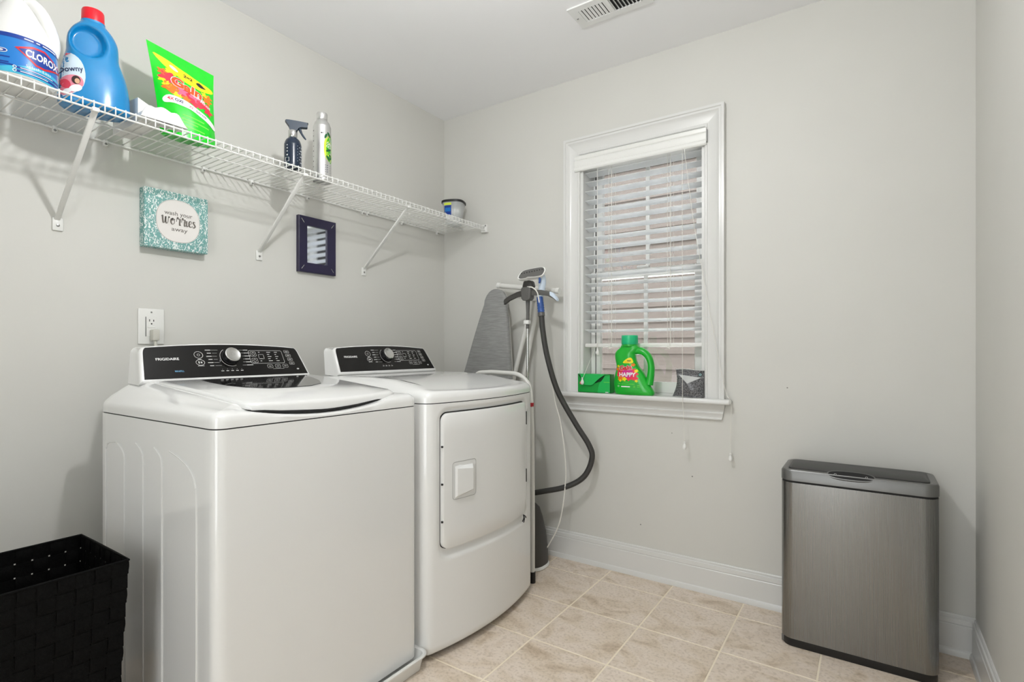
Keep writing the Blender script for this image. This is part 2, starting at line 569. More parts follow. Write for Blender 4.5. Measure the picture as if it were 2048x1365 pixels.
put('sash_lock', MB().box(1.17, 1.23, 0.084, 0.11, ZM + .02, ZM + .034, .004), 'white_plastic', lo)

# ------------------------------------------------------------------ neighbouring house seen through the window
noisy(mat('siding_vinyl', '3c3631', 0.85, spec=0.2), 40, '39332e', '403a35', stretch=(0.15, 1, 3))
mat('siding_shadow_edge', '6f5d4c', 0.8)
NY = 3.0
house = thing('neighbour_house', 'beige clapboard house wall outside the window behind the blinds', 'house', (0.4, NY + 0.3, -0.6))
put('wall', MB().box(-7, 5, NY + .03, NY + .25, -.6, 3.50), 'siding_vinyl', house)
EXP = 0.163
cl = MB()
cl.mesh([(-7, NY - .020, 0), (5, NY - .020, 0), (5, NY + .004, EXP + .012), (-7, NY + .004, EXP + .012), (-7, NY + .03, 0), (5, NY + .03, 0), (5, NY + .03, EXP + .012), (-7, NY + .03, EXP + .012)],
        [(0, 1, 2, 3), (4, 7, 6, 5), (0, 4, 5, 1), (3, 2, 6, 7), (0, 3, 7, 4), (1, 5, 6, 2)])
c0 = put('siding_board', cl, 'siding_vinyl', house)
for k in range(-3, 21):
    o = c0 if k == -3 else c0.copy()
    if k != -3:
        COL.objects.link(o)
    o.location = Vector((0, 0, 0.05 + k * EXP))
g = MB().box(-7, 6, T + .06, NY + .02, .10, .36)
noisy(mat('bounce_concrete', 'e0ded8', 0.9), 12, 'dbd9d3', 'e6e4de', bump=0.3)
struct('bounce_ground', g, 'bounce_concrete')  # unseen ground, raised and made pale to bounce light onto the slats

# ------------------------------------------------------------------ blinds
BX0, BX1 = 0.926, 1.500
BY = 0.040
bl = thing('window_blind', 'white slatted venetian blind hanging open in the window', 'blind', ((BX0 + BX1) / 2, BY, 1.08))
VP = [(-.004, 1.962), (-.020, 1.962), (-.024, 1.968), (-.024, 1.980), (-.020, 1.984), (-.022, 1.990), (-.022, 2.012), (-.018, 2.016), (-.022, 2.020), (-.024, 2.034), (-.018, 2.040), (-.004, 2.040)]
mb = MB(); mb.prism(VP, lambda y, z: Vector((0.884, y, z)), lambda y, z: Vector((1.526, y, z))); put('valance', mb, 'white_plastic', bl, angle=25)
put('headrail', MB().box(BX0 - .004, BX1 + .004, BY - .026, BY + .026, 1.975, 2.022, .003, 1), 'white_plastic', bl)
put('valance_clip', MB().box(1.5265, 1.530, -.022, -.008, 1.972, 2.03, .001, 1), 'steel_screw', bl)
SLW, PITCH = 0.050, 0.0465
sl = MB()
tilt = math.radians(-12)
prof = []
for k in range(5):
    t = k / 4 - .5
    prof.append((t * SLW, .0025 * (1 - (2 * t) ** 2)))
ring = [(a, z + .0014) for a, z in prof] + [(a, z - .0014) for a, z in prof[::-1]]
ring = [(a * math.cos(tilt) - z * math.sin(tilt), a * math.sin(tilt) + z * math.cos(tilt)) for a, z in ring]
zs0 = 1.951
sl.prism(ring, lambda a, z: Vector((BX0, BY + a, zs0 + z)), lambda a, z: Vector((BX1, BY + a, zs0 + z)))
m = mat('slat_vinyl', 'f2f2f0', 0.35)
n, l, b = nodes(m)
trn = n.new('ShaderNodeBsdfTranslucent'); trn.inputs['Color'].default_value = (.93, .95, .97, 1)
mxs = n.new('ShaderNodeMixShader'); mxs.inputs[0].default_value = .55
l.new(b.outputs[0], mxs.inputs[1]); l.new(trn.outputs[0], mxs.inputs[2]); l.new(mxs.outputs[0], n['Material Output'].inputs['Surface'])
s0 = put('slat', sl, 'slat_vinyl', bl)
zz = []
for k in range(18):
    o = s0 if k == 0 else s0.copy()
    if k:
        COL.objects.link(o)
    o.location = (0, 0, -PITCH * k)
    zz.append(zs0 - PITCH * k)
put('bottom_rail', MB().box(BX0, BX1, BY - .026, BY + .026, 1.079, 1.098, .004), 'white_plastic', bl)
for x in (1.062, 1.352):
    for dy in (-.027, .027):
        put('ladder_cord', MB().tube([(x - .006, BY + dy, 1.97), (x - .006, BY + dy, 1.09)], .0008, 5).tube([(x + .006, BY + dy, 1.97), (x + .006, BY + dy, 1.09)], .0008, 5), 'cord_white', bl)
    put('lift_cord', MB().tube([(x, BY - .005, 1.97), (x, BY - .005, 1.09)], .0011, 5), 'cord_white', bl)
    put('cord_knot', MB().tube(cr([(x, BY - .028, 1.098), (x + .006, BY - .034, 1.085), (x - .006, BY - .036, 1.078), (x + .012, BY - .034, 1.072), (x - .012, BY - .033, 1.07)], 5), .0014, 5), 'cord_white', bl)
def tassel(mb, x, y, z):
    mb.lathe([(.001, .012), (.004, .011), (.0045, .006), (.003, .003), (.0045, 0), (.0085, -.010), (.0085, -.016), (.006, -.022), (.001, -.024)][::-1], (x, y, z), 14)
    return mb
def pull(path, tz):
    put('pull_cord', MB().tube(path, .0011, 5), 'cord_white', bl)
    x, y, z = path[-1]
    put('tassel', tassel(MB(), x, y, tz), 'white_plastic', bl)
pull([(1.424, -.022, 1.965), (1.426, -.03, 1.6), (1.434, -.056, .87), (1.444, -.060, .66)], .652)
pull(cr([(1.432, -.022, 1.965), (1.470, -.026, 1.66), (1.505, -.030, 1.45), (1.555, -.034, 1.17), (1.610, -.050, .90), (1.634, -.052, .85), (1.632, -.038, .78), (1.628, -.030, .62)], 4), .616)
pull([(0.998, .006, 1.965), (0.998, .006, 1.10), (0.940, -.044, .92)], .918)
pull([(0.997, .006, 1.965), (0.999, .004, 1.075)], 1.066)

# ------------------------------------------------------------------ ceiling vent
vent = thing('ceiling_vent', 'white metal air register with two banks of louvres in ceiling', 'vent', (1.26, -.442, CH))
vx0, vx1, vy0, vy1 = 1.104, 1.416, -.513, -.371
mb = MB()
fw = .030
for a in ((vx0, vx1, vy0, vy0 + fw), (vx0, vx1, vy1 - fw, vy1), (vx0, vx0 + .036, vy0 + fw, vy1 - fw), (vx1 - .036, vx1, vy0 + fw, vy1 - fw), (1.254, 1.266, vy0 + fw, vy1 - fw)):
    mb.box(a[0], a[1], a[2], a[3], CH - .006, CH + .001)
put('frame', mb, 'white_enamel', vent)
put('duct', MB().box(vx0 + .03, vx1 - .03, vy0 + fw - .004, vy1 - fw + .004, CH - .0012, CH - .0004), 'dark_gap', vent)
for k in range(8):
    for bank, x in ((1, vx0 + .042 + k * .0148), (-1, vx1 - .042 - k * .0148)):
        M = Matrix.Translation((x, (vy0 + vy1) / 2, CH - .0045)) @ Matrix.Rotation(math.radians(22 if bank > 0 else 38) * -bank, 4, 'Y')
        put('louvre', MB().box(-.0049, .0049, -(vy1 - vy0) / 2 + fw, (vy1 - vy0) / 2 - fw, -.0005, .0005, M=M), 'white_enamel', vent)
for x in (vx0 + .014, vx1 - .014):
    put('screw', MB().lathe([(.001, CH - .009), (.003, CH - .0085), (.004, CH - .006)], (x, -.442, 0), 12), 'steel_screw', vent)

# ------------------------------------------------------------------ ceiling lamp (above the camera, lights the room)
lamp = thing('ceiling_lamp', 'small bare bulb fixture on the ceiling centre', 'lamp', (LAMP_POS[0], LAMP_POS[1], CH))
put('canopy', MB().lathe([(.03, CH - .075), (.06, CH - .06), (.075, CH - .03), (.08, CH)], (LAMP_POS[0], LAMP_POS[1], 0), 32), 'white_plastic', lamp)
put('socket', MB().lathe([(.02, LAMP_POS[2] + .03), (.022, CH - .07)], (LAMP_POS[0], LAMP_POS[1], 0), 20), 'white_plastic', lamp)
mat('bulb_glow', (0.985, 0.99, 1.0), 0.5, emit=LAMP_STRENGTH)
put('bulb', MB().lathe([(.036 * math.sin(PI * k / 12) + .0002, LAMP_POS[2] - .036 * math.cos(PI * k / 12)) for k in range(13)], (LAMP_POS[0], LAMP_POS[1], 0), 24), 'bulb_glow', lamp)

# ------------------------------------------------------------------ washing machine
WC = -1.4485                                     # washer centre along the wall
wx0, wx1, wy0, wy1 = 0.19, 0.867, -1.780, -1.117
was = thing('washing_machine', 'white top-loading washer with black control panel beside woven basket', 'washer', ((wx0 + wx1) / 2, WC, 0.022))
def dens(p, step=.022):
    out = []
    for i, a in enumerate(p):
        b_ = p[(i + 1) % len(p)]
        L_ = math.hypot(b_[0] - a[0], b_[1] - a[1])
        k = 28 if L_ > .3 else 1
        out += [(a[0] + (b_[0] - a[0]) * t / k, a[1] + (b_[1] - a[1]) * t / k) for t in range(k)]
    return out
r0 = dens(rrect(wx0, wx1, wy0, wy1, 0.028, 6))
def rr_in(d, r=0.028):
    return dens(rrect(wx0 + d, wx1 - d, wy0 + d, wy1 - d, max(r - d, 0.004), 6))
body = MB(); body.loft([[(x, y, 0.046) for x, y in r0], [(x, y, 0.8775) for x, y in r0]]); put('body', body, 'white_enamel', was)
put('seam', MB().loft([[(x, y, z) for x, y in rr_in(0.003)] for z in (0.875, 0.8815)]), 'dark_gap', was)
for x in (wx0 + .06, wx1 - .06):
    for y in (wy0 + .06, wy1 - .06):
        put('foot', MB().lathe([(.02, .022), (.02, .034), (.009, .036), (.009, .05)], (x, y, 0), 16), 'black_plastic', was)
# pressed ribs of the side panel
def rib(pts):
    put('pressed_rib', MB().tube([(x, wy0 - .0006, z) for x, z in pts], .0022, 6), 'white_enamel', was)
for x, z in ((.372, .783), (.492, .796), (.603, .795)):
    rib(cr([(x, .06), (x, z - .12), (x, z - .03), (x - .012, z - .004), (x - .045, z + .013)], 4))
rib(cr([(.243, .06), (.243, .70), (.246, .775), (.262, .792), (.315, .800)], 4))
rib(cr([(.783, .06), (.783, .66), (.778, .735), (.755, .772), (.70, .795), (.645, .808)], 4))
# top cap: rises from the edge to the sloping lid plane
def ctop(x):
    return 0.966 - (x - 0.36) * 0.088
def ss(t):
    t = min(max(t, 0), 1)
    return t * t * (3 - 2 * t)
def scoop(x, y):
    a = max(0.0, 1 - ((y - WC + .01) / 0.262) ** 2)
    return -0.026 * a * ss((x - 0.775) / 0.06)
rings = [[(x, y, 0.8805) for x, y in r0]]
for d, k in ((0, .0), (.0015, .012), (.005, .019), (.010, .024), (.02, .030), (.032, .040), (.045, .060), (.058, .9), (.072, 1.0), (.09, 1.0)):
    ring = []
    for x, y in rr_in(d):
        e = 0.895
        s_ = ss(d / 0.085)
        hi = ctop(x)
        z = e + min(k, .03) * .8 + (hi - e - min(k, .03) * .8) * s_
        a_ = max(0.0, 1 - ((y - WC + .012) / 0.262) ** 2)
        if x > .80 and a_ > 0:
            z = min(z, (.921 if d > .002 else .915) - .031 * a_ + max(0, (.83 - x)) * .2)
        ring.append((x, y, z))
    rings.append(ring)
cap = MB(); cap.loft(rings, cap0=True, cap1=True)
bmesh.ops.triangulate(cap.bm, faces=[f for f in cap.bm.faces if len(f.verts) > 6])
put('top_cap', cap, 'white_enamel', was, angle=55)
# lid
def lid_out(inset=0.0):
    a = [(0.372 + inset, -1.694 + inset), (0.60, -1.690 + inset), (0.80, -1.688 + inset), (0.832 - inset, -1.672 + inset)]
    f = [(0.836 - inset, -1.64), (0.841 - inset, -1.58), (0.846 - inset, -1.52), (0.848 - inset, -1.46), (0.848 - inset, -1.41), (0.846 - inset, -1.35), (0.841 - inset, -1.28), (0.836 - inset, -1.22)]
    c = [(0.832 - inset, -1.192 - inset), (0.80, -1.178 - inset), (0.60, -1.172 - inset), (0.372 + inset, -1.168 - inset)]
    return a + f + c
def lz(x, h):
    z = ctop(x) + h
    if x > 0.80:
        z -= 0.008 * ((x - 0.80) / 0.05) ** 2
    return z
lid = MB()
def lbot(x, y, k=0.0):
    a_ = max(0.0, 1 - ((y - WC + .012) / 0.262) ** 2)
    return lz(x, -.010) if x < .79 else min(lz(x, -.010), .9235 - .026 * a_) - k
lid.loft([[(x, y, lbot(x, y)) for x, y in lid_out(.004)], [(x, y, lbot(x, y) + .002) for x, y in lid_out(.0)], [(x, y, lz(x, 0.001)) for x, y in lid_out(0)], [(x, y, lz(x, .006)) for x, y in lid_out(.002)], [(x, y, lz(x, .009)) for x, y in lid_out(.010)]])
bmesh.ops.triangulate(lid.bm, faces=[f for f in lid.bm.faces if len(f.verts) > 6])
lido = put('lid', lid, 'white_enamel', was, angle=50)
put('lid_gap_shade', MB().loft([[(x, y, lbot(x, y, .004)) for x, y in lid_out(-.0025)], [(x, y, lbot(x, y, -.001)) for x, y in lid_out(-.0025)]]), 'dark_gap', was)  # black ring standing in for the shade under the lid front
gp = [(0.40, -1.585), (0.46, -1.590), (0.54, -1.580), (0.60, -1.552), (0.635, -1.50), (0.642, -1.43), (0.635, -1.36), (0.60, -1.30), (0.54, -1.262), (0.46, -1.235), (0.40, -1.225)]
gp = [(x, y) for x, y in gp]
put('lid_glass', MB().loft([[(x, y, lz(x, .0085)) for x, y in gp], [(x, y, lz(x, .0103)) for x, y in gp]]), 'black_gloss', lido)
put('hinge_gap', MB().box(.352, .366, -1.66, -1.19, .953, .9685), 'dark_gap', was)

# ---- control panels (washer and dryer share the housing)
CNB, CNT = 0.288, 0.268                         # half widths at bottom and top
def console(parent, dx, cy, m_face):
    def P(t, v, off=0.0):
        """t -1..1 along the panel, v 0..1 up the face"""
        hw = CNB + (CNT - CNB) * v
        top = 1.076 + 0.013 * (1 - t * t)
        z = 0.968 + (top - 0.968) * v
        x = 0.332 - 0.066 * v + dx
        return Vector((x + off * 0.85, cy + t * hw, z + off * 0.53))
    # housing: rounded outline lofted backwards
    n = 36
    out = []
    def outline(shrink, off, back=0.0):
        pts = []
        N = 14
        for k in range(N + 1):
            pts.append((-1 + 2 * k / N, 0.0))
        rc = 0.18
        for k in range(1, 7):
            a = PI / 2 * k / 6
            pts.append((1 - 0.055 * (1 - math.cos(a)), 1 - rc + rc * math.sin(a)))
        for k in range(1, N):
            pts.append((0.945 - 1.89 * k / N, 1.0))
        for k in range(6, 0, -1):
            a = PI / 2 * k / 6
            pts.append((-1 + 0.055 * (1 - math.cos(a)), 1 - rc + rc * math.sin(a)))
        res = []
        for t, v in pts:
            t2 = t * (1 - shrink / 0.28); v2 = 0.5 + (v - .5) * (1 - 2 * shrink / 0.108)
            q = P(t2, v2, off)
            if back:
                q = Vector((q.x - back, q.y, q.z))
            res.append(q)
        return res
    mb = MB()
    o_back = [Vector((q.x - .055 - .03 * (1.09 - q.z) / .11, cy + (q.y - cy) * 1.0, q.z - .004)) for q in outline(0, 0)]
    mb.loft([o_back, outline(0, -.016), outline(0, -.004), outline(.003, 0.0), outline(.006, .001)])
    bmesh.ops.triangulate(mb.bm, faces=[f for f in mb.bm.faces if len(f.verts) > 6])
    h = put('console', mb, 'white_enamel', parent, angle=50)
    fp = []
    for t, v in [(-.965, .07), (.965, .07)] + [(.965 - .03 * (1 - math.cos(PI / 2 * k / 5)), .80 + .14 * math.sin(PI / 2 * k / 5)) for k in range(6)] + \
            [(.93 - 1.86 * k / 16, .94) for k in range(1, 16)] + [(-.965 + .03 * (1 - math.cos(PI / 2 * k / 5)), .80 + .14 * math.sin(PI / 2 * k / 5)) for k in range(5, -1, -1)]:
        fp.append((t, v))
    fm = MB(); fm.loft([[P(t, v, .0005) for t, v in fp], [P(t, v, .0022) for t, v in fp]])
    bmesh.ops.triangulate(fm.bm, faces=[f for f in fm.bm.faces if len(f.verts) > 6])
    face = put('control_face', fm, m_face, h, angle=50)
    return P, h, face
mat('panel_black', '131211', 0.16, spec=0.32)
mat('print_panel', 'c9c9c6', 0.5)
mat('print_blue', '6fb0d8', 0.5)
def console_art(P, h, face, cy, dx, washer):
    a = P(0, .5, .002)
    up = (P(0, 1) - P(0, 0)).normalized()
    pr = Print(a, (0, 1, 0), up, face, .0003)
    W = 'print_panel'
    def Y(y):          # world y on the washer -> local
        return y - WC - .011
    # brand wording and model word
    pr.text('print_white', 0, 'FRIGIDAIRE', Y(-1.638), .008, .0125, bold=.012, fit=.066)
    if washer:
        pr.text('print_blue', 0, 'MAXFILL', Y(-1.612), -.036, .0085, fit=.027, bold=.01)
    # power and start buttons
    for yy, zz in ((.022, 1), (-.006, 2)):
        pr.stroke(W, 0, ell(Y(-1.543), yy, .0135, .0125 if zz == 1 else .010, 24), .0014, True)
    pr.stroke(W, 0, ell(Y(-1.543), .022, .0042, .0042, 14), .001, True)
    pr.rect(W, 0, Y(-1.543) - .006, Y(-1.543) - .002, -.010, -.002); pr.rect(W, 0, Y(-1.543) + .001, Y(-1.543) + .006, -.009, -.003)
    pr.rect(W, 0, Y(-1.543) - .006, Y(-1.543) + .006, .0055, .0068); pr.rect(W, 0, Y(-1.543) - .010, Y(-1.543) + .010, -.0195, -.0178)
    # dial scale
    dc = Y(-1.441)
    pr.stroke(W, 0, [(dc + .034 * math.cos(t), .012 + .034 * math.sin(t)) for t in [math.radians(120 + 6 * k) for k in range(30)]], .0012)
    for k in range(6):
        z = .040 - k * .0118
        e = .036 if k in (0, 5) else (.041 if k in (1, 4) else .044)
        pr.rect(W, 0, dc - .060 + .003 * (k % 2), dc - e, z - .0004, z + .0004)
        pr.rect(W, 0, dc - .078 + .004 * (k % 2), dc - .061, z - .0013, z + .0013)
        pr.rect(W, 0, dc + e, dc + .050, z - .0004, z + .0004)
        pr.rect(W, 0, dc + .051, dc + .068 + .003 * (k % 3), z - .0013, z + .0013)
    # display box
    bx0, bx1 = Y(-1.372), Y(-1.243)
    pr.stroke(W, 0, rrect(bx0, bx1, -.014, .038, .006, 4), .0012, True)
    for z in (.024, -.002):
        pr.stroke(W, 0, rrect(bx0 + .006, bx0 + .026, z - .009, z + .009, .003, 3), .0011, True)
        pr.stroke(W, 0, ell(bx0 + .016, z, .0045, .0055, 12), .0012, True)
    pr.stroke(W, 0, rrect(bx0 + .034, bx0 + .053, .004, .022, .002, 2), .0010, True)
    for i_, x in enumerate((.036, .068, .098)):
        for j_ in range(5):
            if i_ == 0 and j_ in (1, 2):
                continue
            ww = .006 + .003 * ((i_ * 3 + j_ * 2) % 4)
            z = .031 - j_ * .0088
            pr.rect(W, 0, bx0 + x, bx0 + x + ww, z - .0011, z + .0011)
    for k in range(3):
        x = Y(-1.305) + k * .030
        pr.stroke(W, 0, rrect(x - .010, x + .010, -.033, -.020, .003, 3), .0010, True)
        pr.rect(W, 0, x - .005, x + .005, -.0275, -.0255)
    pr.rect(W, 0, Y(-1.297), Y(-1.253), -.0375, -.0366)
    for k in range(4):
        x, z = Y(-1.222) + .0025 * k, .034 - k * .0165
        pr.stroke(W, 0, rrect(x - .010, x + .010, z - .0055, z + .0055, .0025, 3), .0010, True)
        pr.rect(W, 0, x - .006, x + .006, z - .0012, z + .0012)
    for k in range(5 if washer else 4):
        x = Y(-1.478) + k * .0165
        pr.rect(W, 0, x - .005, x + .004, -.0405, -.0380)
        pr.ellipse(W, 0, x, -.0330, .0008, .0008)
    pr.ellipse(W, 0, Y(-1.197), -.040, .005, .0028)
    for o in pr.build(h, {'print_white': 'brand_lettering', 'print_blue': 'model_lettering', W: 'panel_print'}, cuts=.05):
        pass
    # dial knob
    nrm = Vector((1, 0, 0)).cross(Vector((0, 0, 0)))
    nv = (up.cross(Vector((0, 1, 0)))).normalized() * -1
    if nv.x < 0:
        nv = -nv
    c = a + Vector((0, 1, 0)) * dc + up * .012
    M = Matrix((( *Vector((0, 1, 0)), 0), (*up, 0), (*nv, 0), (0, 0, 0, 1)))
    R = Matrix(((0, up.x, nv.x), (1, up.y, nv.y), (0, up.z, nv.z))).to_4x4()
    kb = put('knob', MB().lathe([(.029, 0), (.029, .004), (.027, .018), (.0255, .022)], c, 36, R), 'black_gloss', h)
    put('knob_face', MB().lathe([(.0262, .0205), (.0262, .0228), (.0235, .0242), (.0225, .0236), (.004, .0240)], c, 36, R), 'chrome', kb)
P, h, face = console(was, 0.0, WC + .011, 'panel_black')
console_art(P, h, face, WC + .011, 0, True)

# ------------------------------------------------------------------ drain pan under the washer
px0, px1, py0, py1 = 0.10, 0.892, -1.815, -1.098
def pr_(d, z):
    return [(x, y, z) for x, y in rrect(px0 - d, px1 + d, py0 - d, py1 + d, .03 + d, 5)]
pan = put('drain_pan', MB().loft([pr_(-.012, .002), pr_(0, .052), pr_(.006, .056), pr_(.009, .054), pr_(.009, .050), pr_(.005, .050), pr_(.004, .054), pr_(-.004, .053), pr_(-.018, .021)]), 'white_plastic', angle=30)
tag(pan, 'white plastic drain pan with raised rim under the washer', 'drain pan')

# ------------------------------------------------------------------ dryer
DC = -0.750
dx0, dy0, dy1 = 0.19, -1.090, -0.410
dry = thing('clothes_dryer', 'white front-loading dryer with black control panel and square door', 'dryer', (0.53, DC, 0.0))
def dfront(y):
    return 0.926 - 0.050 * ((y - DC) / 0.34) ** 2
def dring(inset=0.0, n=72):
    ya, yb = dy0 + inset, dy1 - inset
    pts = []
    rc = 0.03
    N = n
    for k in range(N + 1):
        y = ya + (yb - ya) * k / N
        e = min(y - ya, yb - y)
        x = dfront(y) - inset
        if e < rc:
            x -= rc - math.sqrt(max(rc * rc - (rc - e) ** 2, 0))
        pts.append((x, y))
    for k in range(1, 5):
        pts.append((pts[0][0] + 0, 0)) if False else None
    back = [(0.19 + inset, yb), (0.19 + inset, ya)]
    side1 = [(pts[-1][0] + (0.19 + inset - pts[-1][0]) * t, yb) for t in (.25, .5, .75)]
    side2 = [(0.19 + inset + (pts[0][0] - 0.19 - inset) * t, ya) for t in (.25, .5, .75)]
    return pts + side1 + back + side2
DY0, DY1, DZ0, DZ1 = -1.026, -0.500, 0.372, 0.845        # door
def rdist(y, z, a0, a1, b0, b1, r):
    """signed distance to a rounded rectangle"""
    qx = abs(y - (a0 + a1) / 2) - (a1 - a0) / 2 + r; qz = abs(z - (b0 + b1) / 2) - (b1 - b0) / 2 + r
    return math.hypot(max(qx, 0), max(qz, 0)) + min(max(qx, qz), 0) - r
base = dring()
nf = 73
zl = sorted(set([.024, .034] + [.05 + .83 * k / 90 for k in range(91)] + [.8795]))
rings = []
for z in zl:
    ring = []
    for i, (x, y) in enumerate(base):
        dd = 0.0
        if i < nf:
            d = rdist(y, z, DY0 - .010, DY1 + .010, DZ0 - .030, DZ1 + .014, .040)
            dd = 0.011 * (1 - ss((d + .008) / 0.012))
        bot = .008 if z < .03 else 0.0
        ring.append((x - dd - bot * (1 if i < nf else 0), y, z))
    rings.append(ring)
mb = MB(); mb.loft(rings); put('body', mb, 'white_enamel', dry, angle=50)
put('toe_gap', MB().loft([[(x, y, z) for x, y in dring(.035)] for z in (.006, .03)]), 'dark_gap', dry)
for x in (.26, .80):
    for y in (dy0 + .07, dy1 - .07):
        put('foot', MB().lathe([(.02, .0), (.02, .01), (.009, .012), (.009, .03)], (x, y, 0), 14), 'black_plastic', dry)
put('seam', MB().loft([[(x, y, z) for x, y in dring(.003)] for z in (.878, .884)]), 'dark_gap', dry)
def dtop(x):
    return 0.962 if x < .52 else 0.962 - 0.036 * ((x - .52) / .318) ** 2
rings = [[(x, y, .883) for x, y in base]]
for d, hz in ((0, .898), (.002, .906), (.006, .914), (.012, .920), (.022, .926), (.04, None), (.06, None), (.08, None)):
    ring = []
    for x, y in dring(d):
        full = dtop(x)
        k = ss(d / .05)
        z = full if hz is None and d >= .05 else (hz or .928) + (full - (hz or .928)) * k
        ring.append((x, y, z))
    rings.append(ring)
mb = MB(); mb.loft(rings, cap1=False)
last = rings[-1]
# inner top surface as strips along y so that the crown stays smooth
inn = dring(.08)
ys = [p[1] for p in inn[:nf]]; xf = [p[0] for p in inn[:nf]]
mb.grid(nf - 1, 24, lambda u, v: (lambda i: Vector((0.27 + (xf[i] - 0.27) * v, ys[i], dtop(0.27 + (xf[i] - 0.27) * v))))(min(int(round(u * (nf - 1))), nf - 1)))
put('top_cap', mb, 'white_enamel', dry, angle=50)
# door: curved slab with rounded corners
def rpanel(y0, y1, z0, z1, r, off_b, off_f, bev, ncol=40):
    mb = MB()
    def layer(ins, off):
        a0, a1, b0, b1 = y0 + ins, y1 - ins, z0 + ins, z1 - ins
        rr = max(r - ins, .002)
        lo, hi = [], []
        for k in range(ncol + 1):
            t = .5 - .5 * math.cos(PI * k / ncol)
            y = a0 + (a1 - a0) * t
            e = min(y - a0, a1 - y)
            dz = rr - math.sqrt(max(rr * rr - (rr - e) ** 2, 0)) if e < rr else 0
            lo.append(Vector((dfront(y) + off, y, b0 + dz))); hi.append(Vector((dfront(y) + off, y, b1 - dz)))
        return lo, hi
    A = layer(0, off_b); B = layer(0, off_f - bev * .6); C_ = layer(bev, off_f)
    for X, Y_ in ((A, B), (B, C_)):
        for row in (0, 1):
            for k in range(ncol):
                mb.mesh([X[row][k], X[row][k + 1], Y_[row][k + 1], Y_[row][k]], [(0, 1, 2, 3)])
        for k in (0, ncol):
            mb.mesh([X[0][k], X[1][k], Y_[1][k], Y_[0][k]], [(0, 1, 2, 3)])
    for L_ in (A, C_):
        for k in range(ncol):
            for j in range(8):
                t0, t1 = j / 8, (j + 1) / 8
                mb.mesh([L_[0][k].lerp(L_[1][k], t0), L_[0][k + 1].lerp(L_[1][k + 1], t0), L_[0][k + 1].lerp(L_[1][k + 1], t1), L_[0][k].lerp(L_[1][k], t1)], [(0, 1, 2, 3)])
    return mb
door = put('door', rpanel(DY0, DY1, DZ0, DZ1, .028, -.0105, .004, .005), 'white_enamel', dry, angle=45)
put('door_gap', rpanel(DY0 - .0025, DY1 + .001, DZ0 - .002, DZ1 + .0035, .030, -.0108, -.0085, .001, 30), 'dark_gap', dry)
hy0, hy1, hz0, hz1 = -.979, -.884, .545, .662
hx = dfront(-.93) + .004
put('handle', MB().mesh([(hx - .004, hy0, hz0), (hx - .004, hy1, hz0 + .006), (hx - .004, hy1, hz1), (hx - .004, hy0, hz1 - .006),
                         (hx + .003, hy0 + .006, hz0 + .008), (hx + .019, hy1 - .020, hz0 + .020), (hx + .019, hy1 - .020, hz1 - .022), (hx + .003, hy0 + .006, hz1 - .014)],
                        [(0, 3, 2, 1), (4, 5, 6, 7), (0, 1, 5, 4), (1, 2, 6, 5), (2, 3, 7, 6), (3, 0, 4, 7)]), 'white_enamel', door, angle=20)
pr = Print((hx - .0008, -.9315, .6035), (0, 1, 0), (0, 0, 1), door, .0006)
mat('groove_grey', 'a6a6a2', 0.5)
pr.stroke('groove_grey', 0, [(a, b_) for a, b_ in rrect(-.054, .056, -.065, .066, .010, 4)], .0018, True)
pr.build(door, {'groove_grey': 'handle_recess_line'}, cuts=.03)
for z in (.775, .53):
    put('hinge', MB().box(dfront(DY1) - .006, dfront(DY1) + .0035, DY1 + .0015, DY1 + .0045, z - .028, z + .028), 'dark_gap', dry)
for z in (.73, .60, .47):
    put('door_bumper', MB().lathe([(.001, -.003), (.004, -.003), (.004, .003), (.001, .003)], (dfront(DY0) + .001, DY0 - .001, z), 8), 'dark_gap', dry)
lt = MB()
for e in ((-.016, -.020), (-.006, -.026), (.010, -.010)):
    lt.tube(cr([(dfront(-.535) + .004, -.535, .372), (dfront(-.535) + .012, -.535 + e[0] * .5, .368 + e[1] * .3), (dfront(-.535) + .010, -.535 + e[0], .368 + e[1])], 3), .0022, 6)
put('strap', lt, 'black_plastic', door)
P, h, face = console(dry, 0.024, DC, 'panel_black')
console_art(P, h, face, DC, .024, False)

